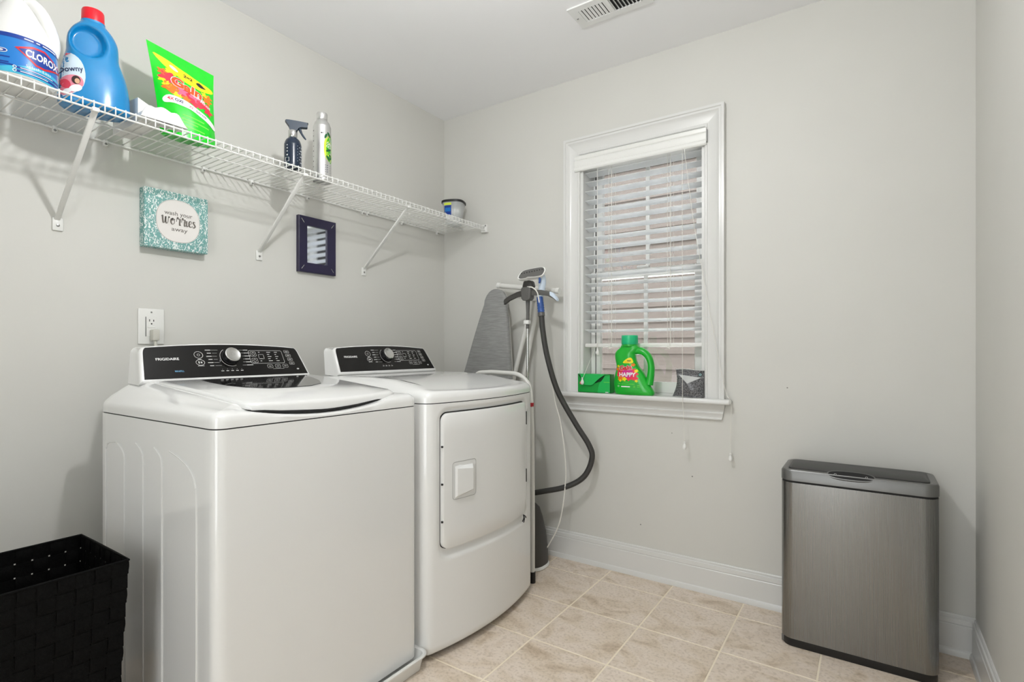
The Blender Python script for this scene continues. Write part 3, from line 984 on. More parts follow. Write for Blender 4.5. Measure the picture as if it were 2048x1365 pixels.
# ------------------------------------------------------------------ woven laundry basket
noisy(mat('basket_strap', '040404', 0.6, spec=0.10), 260, '020202', '080808', bump=0.6, bump_scale=700)
bk = thing('laundry_basket', 'tall black woven-strap laundry basket standing beside the washer', 'basket', (.49, -2.10, 0))
bt, bb, bH = (.335, .640, -2.345, -1.868), (.360, .615, -2.320, -1.892), .560
def bcorner(i, v):
    a = [bt, bb]
    f = lambda k: bb[k] + (bt[k] - bb[k]) * v
    x0, x1, y0, y1 = (f(k) for k in range(4))
    return [Vector((x1, y0, 0)), Vector((x1, y1, 0)), Vector((x0, y1, 0)), Vector((x0, y0, 0))][i % 4] + Vector((0, 0, .004 + v * (bH - .004)))
SR = 16
for side, cols in ((0, 14), (1, 9), (2, 14), (3, 9)):
    ctr = Vector((.49, -2.10, .3))
    def S(u, v):
        return bcorner(side, v).lerp(bcorner(side + 1, v), u)
    nr = (S(1, .5) - S(0, .5)).cross(Vector((0, 0, 1))).normalized()
    if nr.dot(S(.5, .5) - ctr) < 0:
        nr = -nr
    A = .0022
    def strip(fn, n, wd, axis):
        vs, fs = [], []
        for k in range(n + 1):
            p, ofs, cross = fn(k / n)
            for sg in (-1, 1):
                for th in (-.0006, .0006):
                    vs.append(p + cross * sg * wd / 2 + nr * (ofs + th))
        for k in range(n):
            b0, b1 = 4 * k, 4 * k + 4
            fs += [(b0 + 1, b0 + 3, b1 + 3, b1 + 1), (b0, b1, b1 + 2, b0 + 2), (b0, b0 + 1, b1 + 1, b1), (b0 + 2, b1 + 2, b1 + 3, b0 + 3)]
        return MB().mesh(vs, fs)
    ch = bH / SR
    for r_ in range(SR):
        v = (r_ + .5) / SR
        put('weft_strap', strip(lambda t: (S(t, v), A * math.cos(PI * (t * cols - .5 + r_)), Vector((0, 0, 1))), cols * 4, ch * .90, 0), 'basket_strap', bk)
    for c_ in range(cols):
        u = (c_ + .5) / cols
        dirv = (S(1, .5) - S(0, .5)).normalized()
        wl = (S(1, .8) - S(0, .8)).length / cols
        put('warp_strap', strip(lambda t: (S(u, t), -A * math.cos(PI * (c_ + t * SR - .5)), dirv), SR * 4, wl * .90, 1), 'basket_strap', bk)
put('base', MB().box(bb[0], bb[1], bb[2], bb[3], .002, .006), 'basket_strap', bk)
rim = [bcorner(i, 1.0) for i in range(4)]
put('rim', MB().tube([rim[i].lerp(rim[(i + 1) % 4], t) for i in range(4) for t in (0.0, .25, .5, .75)], .0030, 8, closed=True), 'basket_strap', bk)

# ------------------------------------------------------------------ trash can
m = mat('brushed_steel', (0.25, 0.25, 0.243), 0.30, metal=1.0)
n, l, b = nodes(m)
tc = n.new('ShaderNodeTexCoord'); mp = n.new('ShaderNodeMapping'); mp.inputs['Scale'].default_value = (900, 900, 3)
nz = n.new('ShaderNodeTexNoise'); nz.inputs['Scale'].default_value = 1.0; nz.inputs['Detail'].default_value = 3
mr = n.new('ShaderNodeMapRange'); mr.inputs['To Min'].default_value = .24; mr.inputs['To Max'].default_value = .30
l.new(tc.outputs['Object'], mp.inputs['Vector']); l.new(mp.outputs[0], nz.inputs['Vector']); l.new(nz.outputs['Fac'], mr.inputs['Value']); l.new(mr.outputs[0], b.inputs['Roughness'])
mat('lid_grey_metal', (0.20, 0.20, 0.195), 0.38, metal=0.8)
mat('lid_charcoal', '2b2b2a', 0.42)
tx0, tx1, ty0, ty1 = 1.849, 2.302, -.272, -.046
can = thing('trash_can', 'tall brushed steel sensor trash can with charcoal lid in room corner', 'trash can', ((tx0 + tx1) / 2, (ty0 + ty1) / 2, 0))
def tr(d, z, r=.040, sl=0.0):
    return [(x, y, z + sl * (y - ty0)) for x, y in rrect(tx0 + d, tx1 - d, ty0 + d, ty1 - d, max(r - d, .004), 8)]
put('body', MB().loft([tr(.0, .030), tr(0, .5895)]), 'brushed_steel', can)
put('base', MB().loft([tr(.006, .0), tr(.003, .004), tr(.003, .031)]), 'black_plastic', can)
put('base_trim', MB().box(tx0 + .001, tx0 + .018, ty0 + .02, ty1 - .02, .004, .03, .004), 'lid_grey_metal', can)
put('seam', MB().loft([tr(.002, .588), tr(.002, .598)]), 'dark_gap', can)
lidc = put('lid_rim', MB().loft([tr(-.001, .5965), tr(-.001, .628), tr(.003, .6345), tr(.010, .6365), tr(.016, .6365), tr(.020, .634)]), 'lid_grey_metal', can)
put('lid_panel', MB().loft([tr(.022, .631, .045), tr(.022, .6375, .045), tr(.026, .6395, .045)]), 'lid_charcoal', can)
cx = (tx0 + tx1) / 2 - .012
sp = ell(0, 0, .066, .0145, 28, 2.6)
SM = Matrix.Translation((cx, ty0 + .0075, .6335)) @ Matrix.Rotation(math.radians(48), 4, 'X')
def spt(x, y, z):
    return SM @ Vector((x, y, z))
put('sensor_bezel', MB().loft([[spt(x * 1.08, y * 1.22, z) for x, y in sp] for z in (-.012, .0015)] + [[spt(x * 1.04, y * 1.10, .0026) for x, y in sp]]), 'lid_grey_metal', lidc)
put('sensor_window', MB().loft([[spt(x, y, z) for x, y in sp] for z in (0, .0034)]), 'dark_gap', lidc)
pr = Print(spt(0, 0, .0034), (1, 0, 0), SM.to_3x3() @ Vector((0, 1, 0)), None, .0002)
for x in (-.045, .045):
    pr.stroke('print_panel', 0, ell(x, 0, .0032, .0032, 12), .0008, True)
pr.build(lidc, {'print_panel': 'sensor_icon'})
# ------------------------------------------------------------------ wire shelf
SZ, SXF = 1.763, 0.322                       # deck height, front edge
SY0, SY1 = -2.30, -0.012
sh = thing('wire_shelf', 'long white wire shelf on diagonal brackets above the washer and dryer', 'shelf', (0.16, -1.15, SZ))
WR = .0019
wire = MB().tube(cr([(.010, 0, SZ), (.10, 0, SZ), (.30, 0, SZ), (SXF - .003, 0, SZ), (SXF, 0, SZ - .004), (SXF, 0, SZ - .024)], 2), WR, 6)
bm = wire.done(); me = bpy.data.meshes.new('deck_wire'); bmesh.ops.translate(bm, verts=bm.verts[:], vec=-ORG[sh] * Vector((1, 0, 1)) if False else Vector((-ORG[sh].x, 0, -ORG[sh].z)))
bm.to_mesh(me); bm.free(); me.materials.append(MATS['shelf_white'])
for p in me.polygons:
    p.use_smooth = True
k = 0
y = SY1 - .006
while y > SY0:
    o = bpy.data.objects.new('deck_wire', me); COL.objects.link(o); o.parent = sh; o.location = (0, y - ORG[sh].y, 0)
    y -= .0256
for x, z, r in ((.010, SZ - .004, .0034), (SXF - .001, SZ - .0035, .0030), (SXF - .002, SZ - .024, .0030), (.165, SZ - .0048, .0026)):
    put('rail', MB().tube([(x, SY0, z), (x, SY1, z)], r, 8), 'shelf_white', sh)
for yy, fy in ((-1.832, -1.828), (-1.165, -1.165), (-.612, -.612)):
    fz = 1.463
    a = Vector((.004, fy, fz + .012)); b_ = Vector((SXF - .006, yy, SZ - .020))
    d = (b_ - a)
    M = Matrix.Translation((a + b_) / 2) @ d.to_track_quat('Z', 'X').to_matrix().to_4x4()
    br = put('bracket', MB().box(-.004, .004, -.0075, .0075, -d.length / 2, d.length / 2, .0025, 2, M=Matrix.Translation((a + b_) / 2) @ Matrix.Rotation(math.atan2(d.x, d.z), 4, 'Y')), 'shelf_white', sh)
    put('bracket_foot', MB().box(.0, .006, fy - .014, fy + .014, fz - .023, fz + .018, .003, 2), 'white_plastic', br)
    put('screw', MB().lathe([(.0045, .006), (.0045, .0075), (.001, .0085)], (0, fy, fz - .006), 12, Matrix.Rotation(PI / 2, 4, 'Y')), 'steel_screw', br)
    put('bracket_hook', MB().box(SXF - .012, SXF + .0045, yy - .009, yy + .009, SZ - .030, SZ - .018, .002, 1), 'white_plastic', br)
for yy in (-2.12, -1.838, -1.705, -1.392, -1.201, -.938, -.625, -.593, -.354, -.072):
    c_ = put('wall_clip', MB().box(.0, .016, yy - .006, yy + .006, SZ - .018, SZ + .002, .003, 2), 'white_plastic', sh)
    put('screw', MB().lathe([(.004, 0), (.004, .0165), (.001, .0175)], (.0, yy, SZ - .0125), 10, Matrix.Rotation(PI / 2, 4, 'Y')), 'steel_screw', c_)
put('end_bracket', MB().box(SXF - .030, SXF + .012, -.022, .0, SZ - .034, SZ + .010, .004, 2), 'white_plastic', sh)
put('end_screw', MB().lathe([(.004, 0), (.004, .003), (.001, .004)], (SXF + .004, -.022, SZ + .002), 10, Matrix.Rotation(PI / 2, 4, 'X')), 'steel_screw', sh)
TOP = SZ + WR                                # things on the shelf stand here

CAMXY = Vector((2.12, -2.409))
def facing(c):
    """right vector for a label facing the camera side at position c"""
    d = (CAMXY - Vector((c[0], c[1]))).normalized()
    return Vector((-d.y, d.x, 0)), d
UP = Vector((0, 0, 1))

# ---- white bleach jug
mat('jug_white', 'e9e9e6', 0.32)
mat('label_blue', '1b78c8', 0.35)
mat('label_blue_dark', '0d3a94', 0.35)
mat('label_cyan', '3fb6d6', 0.35)
mat('label_red', 'cf1f2b', 0.4)
mat('cap_blue', '1c3fa8', 0.35)
C0 = (.235, -1.975)
jug = thing('bleach_jug', 'white bleach jug with blue and red label on wire shelf', 'jug', (C0[0], C0[1], TOP))
R_, D_ = facing(C0)
ang = math.atan2(R_.y, R_.x)
prof = cr([(.072, 0.0), (.079, .006), (.0815, .020), (.0815, .060), (.0800, .100), (.075, .122), (.062, .155), (.047, .185), (.034, .210), (.024, .228), (.021, .236)], 4)
mb = MB(); mb.lathe([(r, TOP + z) for r, z in prof], (C0[0], C0[1], 0), 48)
jb = put('body', mb, 'jug_white', jug, angle=60)
rt = Vector((R_.x, R_.y, 0))
def jp(s_, z, f=0.0):
    return Vector((C0[0], C0[1], TOP + z)) + rt * s_ + Vector((D_.x, D_.y, 0)) * f
hp = cr([jp(.012, .230, .012), jp(.028, .228, .014), jp(.046, .208, .016), jp(.062, .172, .016), jp(.071, .135, .014), jp(.068, .104, .010)], 5)
put('handle', MB().tube(hp, [.010 + .004 * math.sin(PI * i / (len(hp) - 1)) + .003 for i in range(len(hp))], 14), 'jug_white', jug, angle=60)
put('cap', MB().lathe([(.024, TOP + .232), (.025, TOP + .234), (.0245, TOP + .264), (.022, TOP + .268)], (C0[0], C0[1], 0), 32), 'cap_blue', jug)
LR = Matrix.Rotation(math.radians(17), 3, 'Z') @ Vector((R_.x, R_.y, 0))
pr = Print(Vector((C0[0], C0[1], TOP + .054)), LR, UP, jb, .0004)
lp = [(-.073, -.050)] + [(-.073 + .146 * i / 10, -.050) for i in range(1, 11)] + [(.073 - .146 * i / 10, .052) for i in range(11)]
pr.rect('label_blue', 0, -.070, .079, -.046, .054)
pr.rect('label_blue_dark', 1, -.070, .079, .043, .054)
pr.add('label_cyan', 1, [(-.070, -.046), (.079, -.046), (.079, -.022), (.03, -.016), (-.01, -.022), (-.05, -.034), (-.070, -.036)])
pr.rect('print_white', 1, -.079, -.0705, -.046, .054)
dia = [(-.030, .020), (.004, .034), (.030, .036), (.077, .010), (.079, .004), (.030, -.016), (.010, -.014)]
pr.add('label_red', 2, dia)
pr.add('label_blue_dark', 3, [(.026 + (x - .026) * .88, .010 + (y - .010) * .80) for x, y in dia])
pr.text('print_white', 4, 'CLOROX', .027, .0105, .026, bold=.03, fit=.076, rot=-.06)
pr.text('print_white', 2, 'Splash-Less', .018, -.021, .010, fit=.055)
for k in range(2):
    pr.rect('label_blue_dark', 2, -.030, .070, -.0335 - k * .0085, -.0275 - k * .0085)
    pr.rect('print_white', 3, -.020, .050 - .012 * k, -.0312 - k * .0085, -.0296 - k * .0085)
    pr.stroke('print_white', 3, ell(-.030, -.0305 - k * .0085, .0030, .0030, 12), .0014, True)
pr.stroke('print_white', 2, ell(-.052, .006, .0095, .0050, 20), .0014, True)
pr.ellipse('label_blue_dark', 2, -.052, .006, .0088, .0043)
pr.ellipse('print_white', 3, -.052, .006, .0036, .0022)
for x0, x1 in ((-.012, .006), (.012, .020), (.026, .060)):
    pr.rect('print_white', 2, x0, x1, .0468, .0496)
for z, x1 in ((-.009, -.038), (-.022, -.040), (-.027, -.032)):
    pr.rect('label_blue_dark', 2, -.060, x1, z - .0018, z + .0012)
pr.build(jug, {'label_blue': 'label', 'label_red': 'label_diamond', 'label_blue_dark': 'label_band', 'label_cyan': 'label_band', 'print_white': 'label_lettering'})

# ---- blue softener bottle
mat('bottle_blue', '0582c0', 0.22, coat=0.3)
mat('cap_red', 'e01226', 0.3)
mat('label_pale', 'cfe0ea', 0.4)
mat('label_pink', 'e58a9a', 0.45)
mat('label_rose', 'd63f55', 0.45)
mat('label_navy', '15224f', 0.45)
mat('label_skin', 'd9a98a', 0.5)
mat('label_hair', '33211c', 0.5)
C1 = (.225, -1.803)
bot = thing('softener_bottle', 'bright blue softener bottle with red cap on wire shelf', 'bottle', (C1[0], C1[1], TOP))
R_, D_ = facing(C1)
R_ = (R_ * math.cos(.10) + Vector((-D_.x, -D_.y, 0)) * math.sin(.10)).normalized(); D2 = Vector((R_.y, -R_.x, 0))
if D2.dot(Vector((D_.x, D_.y, 0))) < 0:
    D2 = -D2
ang = math.atan2(R_.y, R_.x)
pf = cr([(.076, .050, .0, 0), (.083, .055, .006, 0), (.085, .056, .02, 0), (.083, .055, .06, 0), (.078, .052, .10, -.001), (.069, .047, .135, -.003), (.062, .044, .160, -.004),
         (.061, .043, .185, -.004), (.058, .041, .210, -.004), (.048, .037, .232, -.004), (.035, .031, .248, -.004), (.030, .029, .254, -.004), (.029, .029, .260, -.004)], 5)
rings = []
for a, b_, z, off in pf:
    ring = []
    for j in range(64):
        t = 2 * PI * j / 64
        c, s_ = math.cos(t), math.sin(t)
        x = a * math.copysign(abs(c) ** .85, c); f = b_ * math.copysign(abs(s_) ** .85, s_)
        # grip scoop pressed into the broad faces
        q = ((x + off + .018) / .040) ** 2 + ((z - .190) / .044) ** 2
        if q < 1.25 and abs(s_) > .2:
            f *= 1 - .72 * ss((1.25 - q) / .60)
        v = Vector((C1[0], C1[1], TOP + z)) + R_ * (x + off) + D2 * f
        ring.append(v)
    rings.append(ring)
bb_ = put('body', MB().loft(rings), 'bottle_blue', bot, angle=70)
cpt = Vector((C1[0], C1[1], 0)) + R_ * -.004
put('cap', MB().lathe([(.0265, TOP + .258), (.0275, TOP + .262), (.0270, TOP + .292), (.0255, TOP + .296), (.020, TOP + .298)], cpt, 36), 'cap_red', bot)
pr = Print(Vector((C1[0], C1[1], TOP + .075)), R_, UP, bb_, .0004)
lab = cr([(-.082, -.058), (-.082, .02), (-.076, .060), (-.056, .066), (-.035, .046), (-.026, .012), (-.030, -.024), (-.048, -.048), (-.066, -.058)], 3, True)
pr.add('label_pale', 0, lab)
pr.add('label_rose', 1, [(-.083, .045), (-.077, .062), (-.066, .068), (-.056, .066), (-.068, .058), (-.076, .045)])
pr.add('label_pink', 1, cr([(-.083, -.056), (-.083, -.020), (-.070, -.004), (-.052, .002), (-.036, -.002), (-.030, -.016), (-.034, -.030), (-.050, -.047), (-.066, -.057)], 3, True))
pr.ellipse('label_rose', 2, -.068, -.026, .010, .014, .4)
pr.ellipse('label_hair', 3, -.046, -.012, .0095, .0120)
pr.ellipse('label_skin', 4, -.0435, -.015, .0055, .0075)
pr.ellipse('print_white', 3, -.047, -.036, .015, .0095, .5)
pr.ellipse('print_white', 3, -.064, -.046, .010, .006, .5)
pr.text('label_navy', 2, 'Downy', -.0575, .018, .0225, fit=.052, rot=.18, bold=.01)
pr.build(bot, {'label_pale': 'label', 'label_pink': 'label_art', 'label_rose': 'label_art', 'label_hair': 'label_figure', 'label_skin': 'label_figure', 'print_white': 'label_art', 'label_navy': 'label_lettering'})

# ---- white paper packet lying on the shelf
mat('paper_white', 'e8e7e3', 0.55)
pk = MB()
px, py, ln, wd = .203, -1.652, .128, .046
def pkf(u, v):
    a = (u - .5) * 2; b_ = (v - .5) * 2
    th = .024 * max(0, 1 - abs(a) ** 4) * max(0, 1 - abs(b_) ** 4) ** .5
    return a, b_, th
def pk_pt(u, v, sgn):
    a, b_, th = pkf(u, v)
    z = TOP + .004 + (th * 1.9 + .004 * math.sin(9 * a + 4 * b_) * (th > 0) if sgn > 0 else -.003 * (1 - abs(a)))
    return Vector((px + .09 + b_ * wd / 2 + .004 * a, py + a * ln / 2, z))
for sgn in (1, -1):
    pk.grid(18, 12, lambda u, v: pk_pt(u, v, sgn))
pkt = thing('paper_packet', 'crumpled white paper packet between blue bottle and green pouch', 'packet', (px + .09, py, TOP))
put('pouch', pk, 'paper_white', pkt, angle=80)
put('sheet', MB().mesh([(.08, -1.708, TOP + .001), (.268, -1.708, TOP + .001), (.266, -1.650, TOP + .001), (.08, -1.648, TOP + .001),
                        (.08, -1.708, TOP + .088), (.268, -1.708, TOP + .072), (.264, -1.652, TOP + .050), (.08, -1.650, TOP + .062)],
                       [(0, 1, 2, 3), (4, 7, 6, 5), (0, 4, 5, 1), (1, 5, 6, 2), (2, 6, 7, 3), (3, 7, 4, 0)]), 'paper_white', pkt)

# ---- green detergent pouch
mat('pouch_green', '0ad41c', 0.25, coat=0.4)
mat('pouch_green_dark', '0a8f2a', 0.3)
mat('print_yellow', 'f4e21b', 0.4)
mat('print_orange', 'ef7a1c', 0.4)
mat('print_redpink', 'e8334a', 0.4)
mat('print_pink', 'f4698f', 0.4)
mat('print_navy', '16225c', 0.4)
mat('print_gain', 'e0561a', 0.4)
mat('print_magenta', 'd4248c', 0.4)
C2 = (.228, -1.543)
pou = thing('detergent_pouch', 'standing green detergent pouch printed with flowers on wire shelf', 'pouch', (C2[0], C2[1], TOP))
R_ = Vector((.10, .995, 0)).normalized(); F_ = Vector((R_.y, -R_.x, 0))
def pv(u, v, side):
    """u across 0..1, v up 0..1"""
    hw = .084 + .012 * v ** 1.5 - .004 * math.sin(PI * v)
    hgt = .305 - .038 * u
    th = .034 * (1 - v) ** .8 * (1 - abs(2 * u - 1) ** 2.6) + .014 * math.sin(PI * min(v * 1.25, 1)) * (1 - abs(2 * u - 1) ** 2.2)
    th += .0012 * math.sin(23 * u + 9 * v) * math.sin(PI * v)
    if v > .9:
        th *= (1 - v) / .1
    lean = -.035 * v + .010 * math.sin(PI * v) * (u - .5)
    s_ = (2 * u - 1) * hw - .018 * v + .012 * v * u
    return Vector((C2[0], C2[1], TOP + v * hgt)) + R_ * s_ + F_ * (lean + side * th)
mb = MB()
for sd in (1, -1):
    mb.grid(28, 36, lambda u, v: pv(u, v, sd))
nb = 28
mb.mesh([pv(i / nb, 0, 1) for i in range(nb + 1)] + [pv(i / nb, 0, -1) for i in range(nb + 1)], [(i, i + 1, nb + 2 + i, nb + 1 + i) for i in range(nb)])
pb = put('bag', mb, 'pouch_green', pou, angle=80)
# print is laid out in (u,v) of the pouch front
class Wrap(Print):
    def __init__(s, fn, w, h_, lift=.0004):
        s.items = {}; s.bvh = True; s.fn = fn; s.w = w; s.h = h_; s.lift = lift; s.n = F_.copy()
    def place(s, x, y, layer):
        u, v = x / s.w + .5, y / s.h + .5
        if not (0 <= u <= 1 and 0 <= v <= 1):
            return None
        p = s.fn(u, v); e = 1e-3
        nr = (s.fn(min(u + e, 1), v) - s.fn(max(u - e, 0), v)).cross(s.fn(u, min(v + e, 1)) - s.fn(u, max(v - e, 0))).normalized()
        if nr.dot(s.n) < 0:
            nr = -nr
        return p + nr * s.lift * (1 + layer)
pr = Wrap(lambda u, v: pv(u, v, 1), .19, .30)
pr.add('print_yellow', 0, cr([(-.084, .116), (-.050, .114), (.0, .099), (.050, .086), (.088, .078), (.087, .062), (.045, .047), (.0, .054), (-.045, .078)], 3, True))
pr.ellipse('print_white', 1, -.030, .090, .013, .0065, -.5)
pr.text('print_black', 1, '2=2', .010, .077, .017, bold=.03, rot=-.22)
pr.add('print_black', 1, cr([(.034, .072), (.046, .080), (.060, .070), (.066, .066), (.050, .062), (.040, .064)], 2, True))
random.seed(3)
for x, y, r, m_ in ((-.055, .048, .022, 'print_redpink'), (-.066, .062, .013, 'print_orange'), (-.045, .068, .014, 'print_yellow'), (-.070, .036, .012, 'print_yellow'),
                    (-.050, .012, .022, 'print_orange'), (-.060, .022, .013, 'print_yellow'), (-.030, .030, .016, 'print_redpink'), (.000, .004, .028, 'print_redpink'),
                    (-.022, .008, .016, 'print_pink'), (.026, .006, .020, 'print_pink'), (.045, -.010, .024, 'print_redpink'), (.066, .018, .015, 'print_orange'),
                    (.070, .034, .013, 'print_orange'), (.058, .038, .010, 'print_yellow'), (.020, -.016, .018, 'print_redpink'), (-.010, -.014, .012, 'print_orange'), (.066, -.026, .016, 'print_redpink'), (-.036, -.008, .012, 'print_yellow')):
    pet = [(x + r * (1 + .28 * math.cos(5 * t + x * 90)) * math.cos(t) * 1.05, y + r * (1 + .28 * math.cos(5 * t + x * 90)) * math.sin(t) * .8) for t in [2 * PI * k / 30 for k in range(30)]]
    pr.add(m_, 1 + (abs(hash((round(x * 1000), round(y * 1000)))) % 2), pet)
pr.text('print_white', 4, 'Gain', .000, .031, .047, bold=.075, fit=.098, rot=-.20)
pr.text('print_gain', 5, 'Gain', .000, .031, .047, bold=.045, fit=.0935, rot=-.20)
pr.text('print_white', 4, 'SUPER', .036, .006, .014, bold=.03, fit=.040, rot=-.26)
pr.text('print_white', 4, 'FLINGS', .056, -.006, .012, bold=.03, fit=.038, rot=-.26)
pr.add('print_white', 3, cr([(-.078, -.030), (-.060, -.016), (-.020, -.020), (.040, -.044), (.088, -.064), (.090, -.085), (.050, -.070), (.0, -.050), (-.050, -.042), (-.075, -.044)], 3, True))
pr.text('print_redpink', 4, '4X', -.058, -.029, .014, bold=.03, rot=-.08)
pr.text('print_navy', 4, 'OXI', -.034, -.030, .014, bold=.03, rot=-.12)
pr.text('print_redpink', 4, 'X2', .002, -.040, .011, bold=.02, rot=-.2)
pr.text('print_black', 4, 'febreze', .036, -.052, .0125, rot=-.30)
mat('print_lime', '7be84f', 0.4)
for k, (x0, x1, z) in enumerate(((-.028, .045, -.074), (-.034, .062, -.087), (-.030, .020, -.098), (-.028, .044, -.112))):
    pr.stroke('print_lime', 1, [(x0 + (x1 - x0) * t / 6, z - .10 * (x1 - x0) * t / 6) for t in range(7)], .0042)
pr.build(pou, {'print_yellow': 'printed_swoosh', 'print_white': 'printed_banner', 'print_black': 'printed_lettering', 'print_navy': 'printed_lettering', 'print_orange': 'printed_art', 'print_redpink': 'printed_art', 'print_pink': 'printed_art', 'print_lime': 'printed_art', 'print_gain': 'printed_lettering'})

# ---- navy trigger spray bottle
mat('spray_navy', '0d2138', 0.25, coat=0.3)
mat('trigger_navy', '12293d', 0.4)
C3 = (.262, -1.180)
spb = thing('spray_bottle', 'navy trigger spray bottle with chrome collar on wire shelf', 'spray bottle', (C3[0], C3[1], TOP))
pf = cr([(.026, 0), (.0305, .004), (.032, .012), (.032, .085), (.031, .098), (.026, .112), (.018, .121), (.0145, .125)], 4)
sb_ = put('body', MB().lathe([(r, TOP + z) for r, z in pf], (*C3, 0), 40), 'spray_navy', spb, angle=60)
put('collar', MB().lathe([(.0155, TOP + .124), (.0165, TOP + .126), (.0165, TOP + .150), (.015, TOP + .152)], (*C3, 0), 32), 'chrome', spb)
R_, D_ = facing(C3)
def sp3(s_, z, f=0.0):
    return Vector((C3[0], C3[1], TOP + z)) + R_ * s_ + Vector((D_.x, D_.y, 0)) * f
hd = cr([(-.010, .151), (-.014, .165), (-.026, .182), (-.027, .186), (-.016, .189), (.050, .187), (.053, .184), (.053, .171), (.048, .168), (.030, .166), (.020, .160), (.013, .151)], 3, True)
put('spray_head', MB().loft([[sp3(x, z, f * .8) for x, z in hd] for f in (-.012, -.009)] + [[sp3(x, z, f) for x, z in hd] for f in (.009,)] + [[sp3(x * .97, z, .012) for x, z in hd]]), 'trigger_navy', spb, angle=35)
put('trigger', MB().tube(cr([sp3(.024, .166), sp3(.028, .152), (sp3(.036, .138)), sp3(.047, .124)], 4), [.0065, .006, .0055, .005, .005, .0045, .004, .004, .004, .0038, .0036, .003, .0025][:13], 10), 'trigger_navy', spb)
pr = Print(sp3(0, .060), R_, UP, sb_, .0003)
for k, z in enumerate((.026, .014, .002, -.012)):
    pr.ellipse('print_panel', 0, -.020, z, .0022 + .0006 * (k == 3), .0022 + .0008 * (k == 3))
pr.stroke('print_white', 0, [(-.026, -.036), (-.014, -.036), (-.014, -.022), (-.026, -.022)], .0016, True)
for k in range(6):
    z = .026 - k * .0115
    pr.stroke('print_white', 0, [(.016, z), (.024 + .002 * (k % 2), z - .005), (.030, z - .004)], .0026 if k % 2 else .0018)
pr.build(spb, {'print_white': 'label_lettering', 'print_panel': 'label_icons'})

# ---- aluminium bottle
mat('aluminium', (0.72, 0.72, 0.71), 0.30, metal=0.9)
mat('print_leaf', '43b81c', 0.4)
mat('print_leaf_dark', '14602e', 0.4)
mat('print_lemon', 'd6e84a', 0.4)
C4 = (.235, -1.028)
alb = thing('aluminium_bottle', 'tall silver aluminium bottle with green leaf print on wire shelf', 'bottle', (C4[0], C4[1], TOP))
pf = cr([(.030, 0), (.0345, .004), (.036, .012), (.036, .205), (.0345, .222), (.029, .240), (.0215, .250), (.020, .254)], 4)
ab = put('body', MB().lathe([(r, TOP + z) for r, z in pf], (*C4, 0), 44), 'aluminium', alb, angle=60)
put('cap', MB().lathe([(.0205, TOP + .254), (.0215, TOP + .256), (.0215, TOP + .276), (.020, TOP + .281), (.017, TOP + .282)], (*C4, 0), 36), 'aluminium', alb)
R_, D_ = facing(C4)
pr = Print(Vector((C4[0], C4[1], TOP + .12)), R_, UP, ab, .0003)
pr.add('print_lemon', 0, cr([(.010, -.022), (.006, .010), (.010, .040), (.022, .058), (.034, .060), (.034, -.040), (.022, -.040)], 3, True))
pr.add('print_leaf', 1, cr([(.018, -.018), (.016, .014), (.020, .046), (.034, .056), (.035, -.040), (.026, -.044)], 3, True))
for x, y, a in ((.014, .058, 1.2), (.026, .066, 2.0), (.022, -.030, -1.1), (.030, -.024, -1.5), (.024, .002, .6)):
    pr.add('print_leaf_dark', 2, [(x + .011 * math.cos(t) * math.cos(a) - .0042 * math.sin(t) * math.sin(a), y + .011 * math.cos(t) * math.sin(a) + .0042 * math.sin(t) * math.cos(a)) for t in [2 * PI * k / 16 for k in range(16)]])
for x, y in ((.022, .030), (.027, .014), (.020, .018), (.029, .026)):
    pr.stroke('print_white', 3, ell(x, y, .0035, .004, 12), .0016, True)
pr.text('print_black', 2, 'ec', .001, .070, .012, bold=.03)
pr.stroke('print_black', 0, [(-.002, .006), (.002, .000), (.006, -.010)], .0014)
for k in range(9):
    pr.rect('print_black', 0, -.0338, -.0316, .078 - k * .021, .083 - k * .021 - .002 * (k % 2))
for k in range(4):
    pr.rect('print_navy', 0, .012, .031, -.062 - k * .009, -.0598 - k * .009)
pr.build(alb, {'print_leaf': 'label_leaves', 'print_leaf_dark': 'label_leaves', 'print_lemon': 'label_leaves', 'print_white': 'label_art', 'print_black': 'label_lettering', 'print_navy': 'label_lettering'})

# ---- moisture absorber tub
C5 = (.175, -.118)
tub = thing('absorber_tub', 'clear plastic tub with black lid and blue label at shelf end', 'tub', (C5[0], C5[1], TOP))
m = mat('tub_plastic', 'dfe2e2', 0.15, trans=0.0, alpha=0.55)
pf = [(.040, 0), (.043, .003), (.046, .050), (.056, .098), (.060, .118), (.060, .124)]
tb_ = put('body', MB().loft([sring(C5[0], C5[1], TOP + z, r, r, 3.0, 48, .4) for r, z in pf]), 'tub_plastic', tub, angle=50)
put('crystals', MB().loft([sring(C5[0], C5[1], TOP + z, r, r, 3.0, 40, .4) for r, z in ((.042, .058), (.046, .060), (.050, .080), (.047, .083))]), 'print_white', tub)
put('lid', MB().loft([sring(C5[0], C5[1], TOP + z, r, r, 3.0, 48, .4) for r, z in ((.060, .121), (.0645, .122), (.0645, .132), (.060, .135))]), 'black_plastic', tub)
R_, D_ = facing(C5)
pr = Print(Vector((C5[0], C5[1], TOP + .08)), R_, UP, tb_, .0006)
pr.rect('label_blue_dark', 0, -.052, -.014, -.028, .022); pr.rect('label_blue', 1, -.048, -.018, -.010, .010); pr.rect('print_lemon', 1, -.053, -.014, .024, .036)
pr.rect('print_white', 1, -.040, -.010, -.050, -.032)
pr.build(tub, {'label_blue_dark': 'label', 'label_blue': 'label_band', 'print_lemon': 'label_band', 'print_white': 'label_band'})

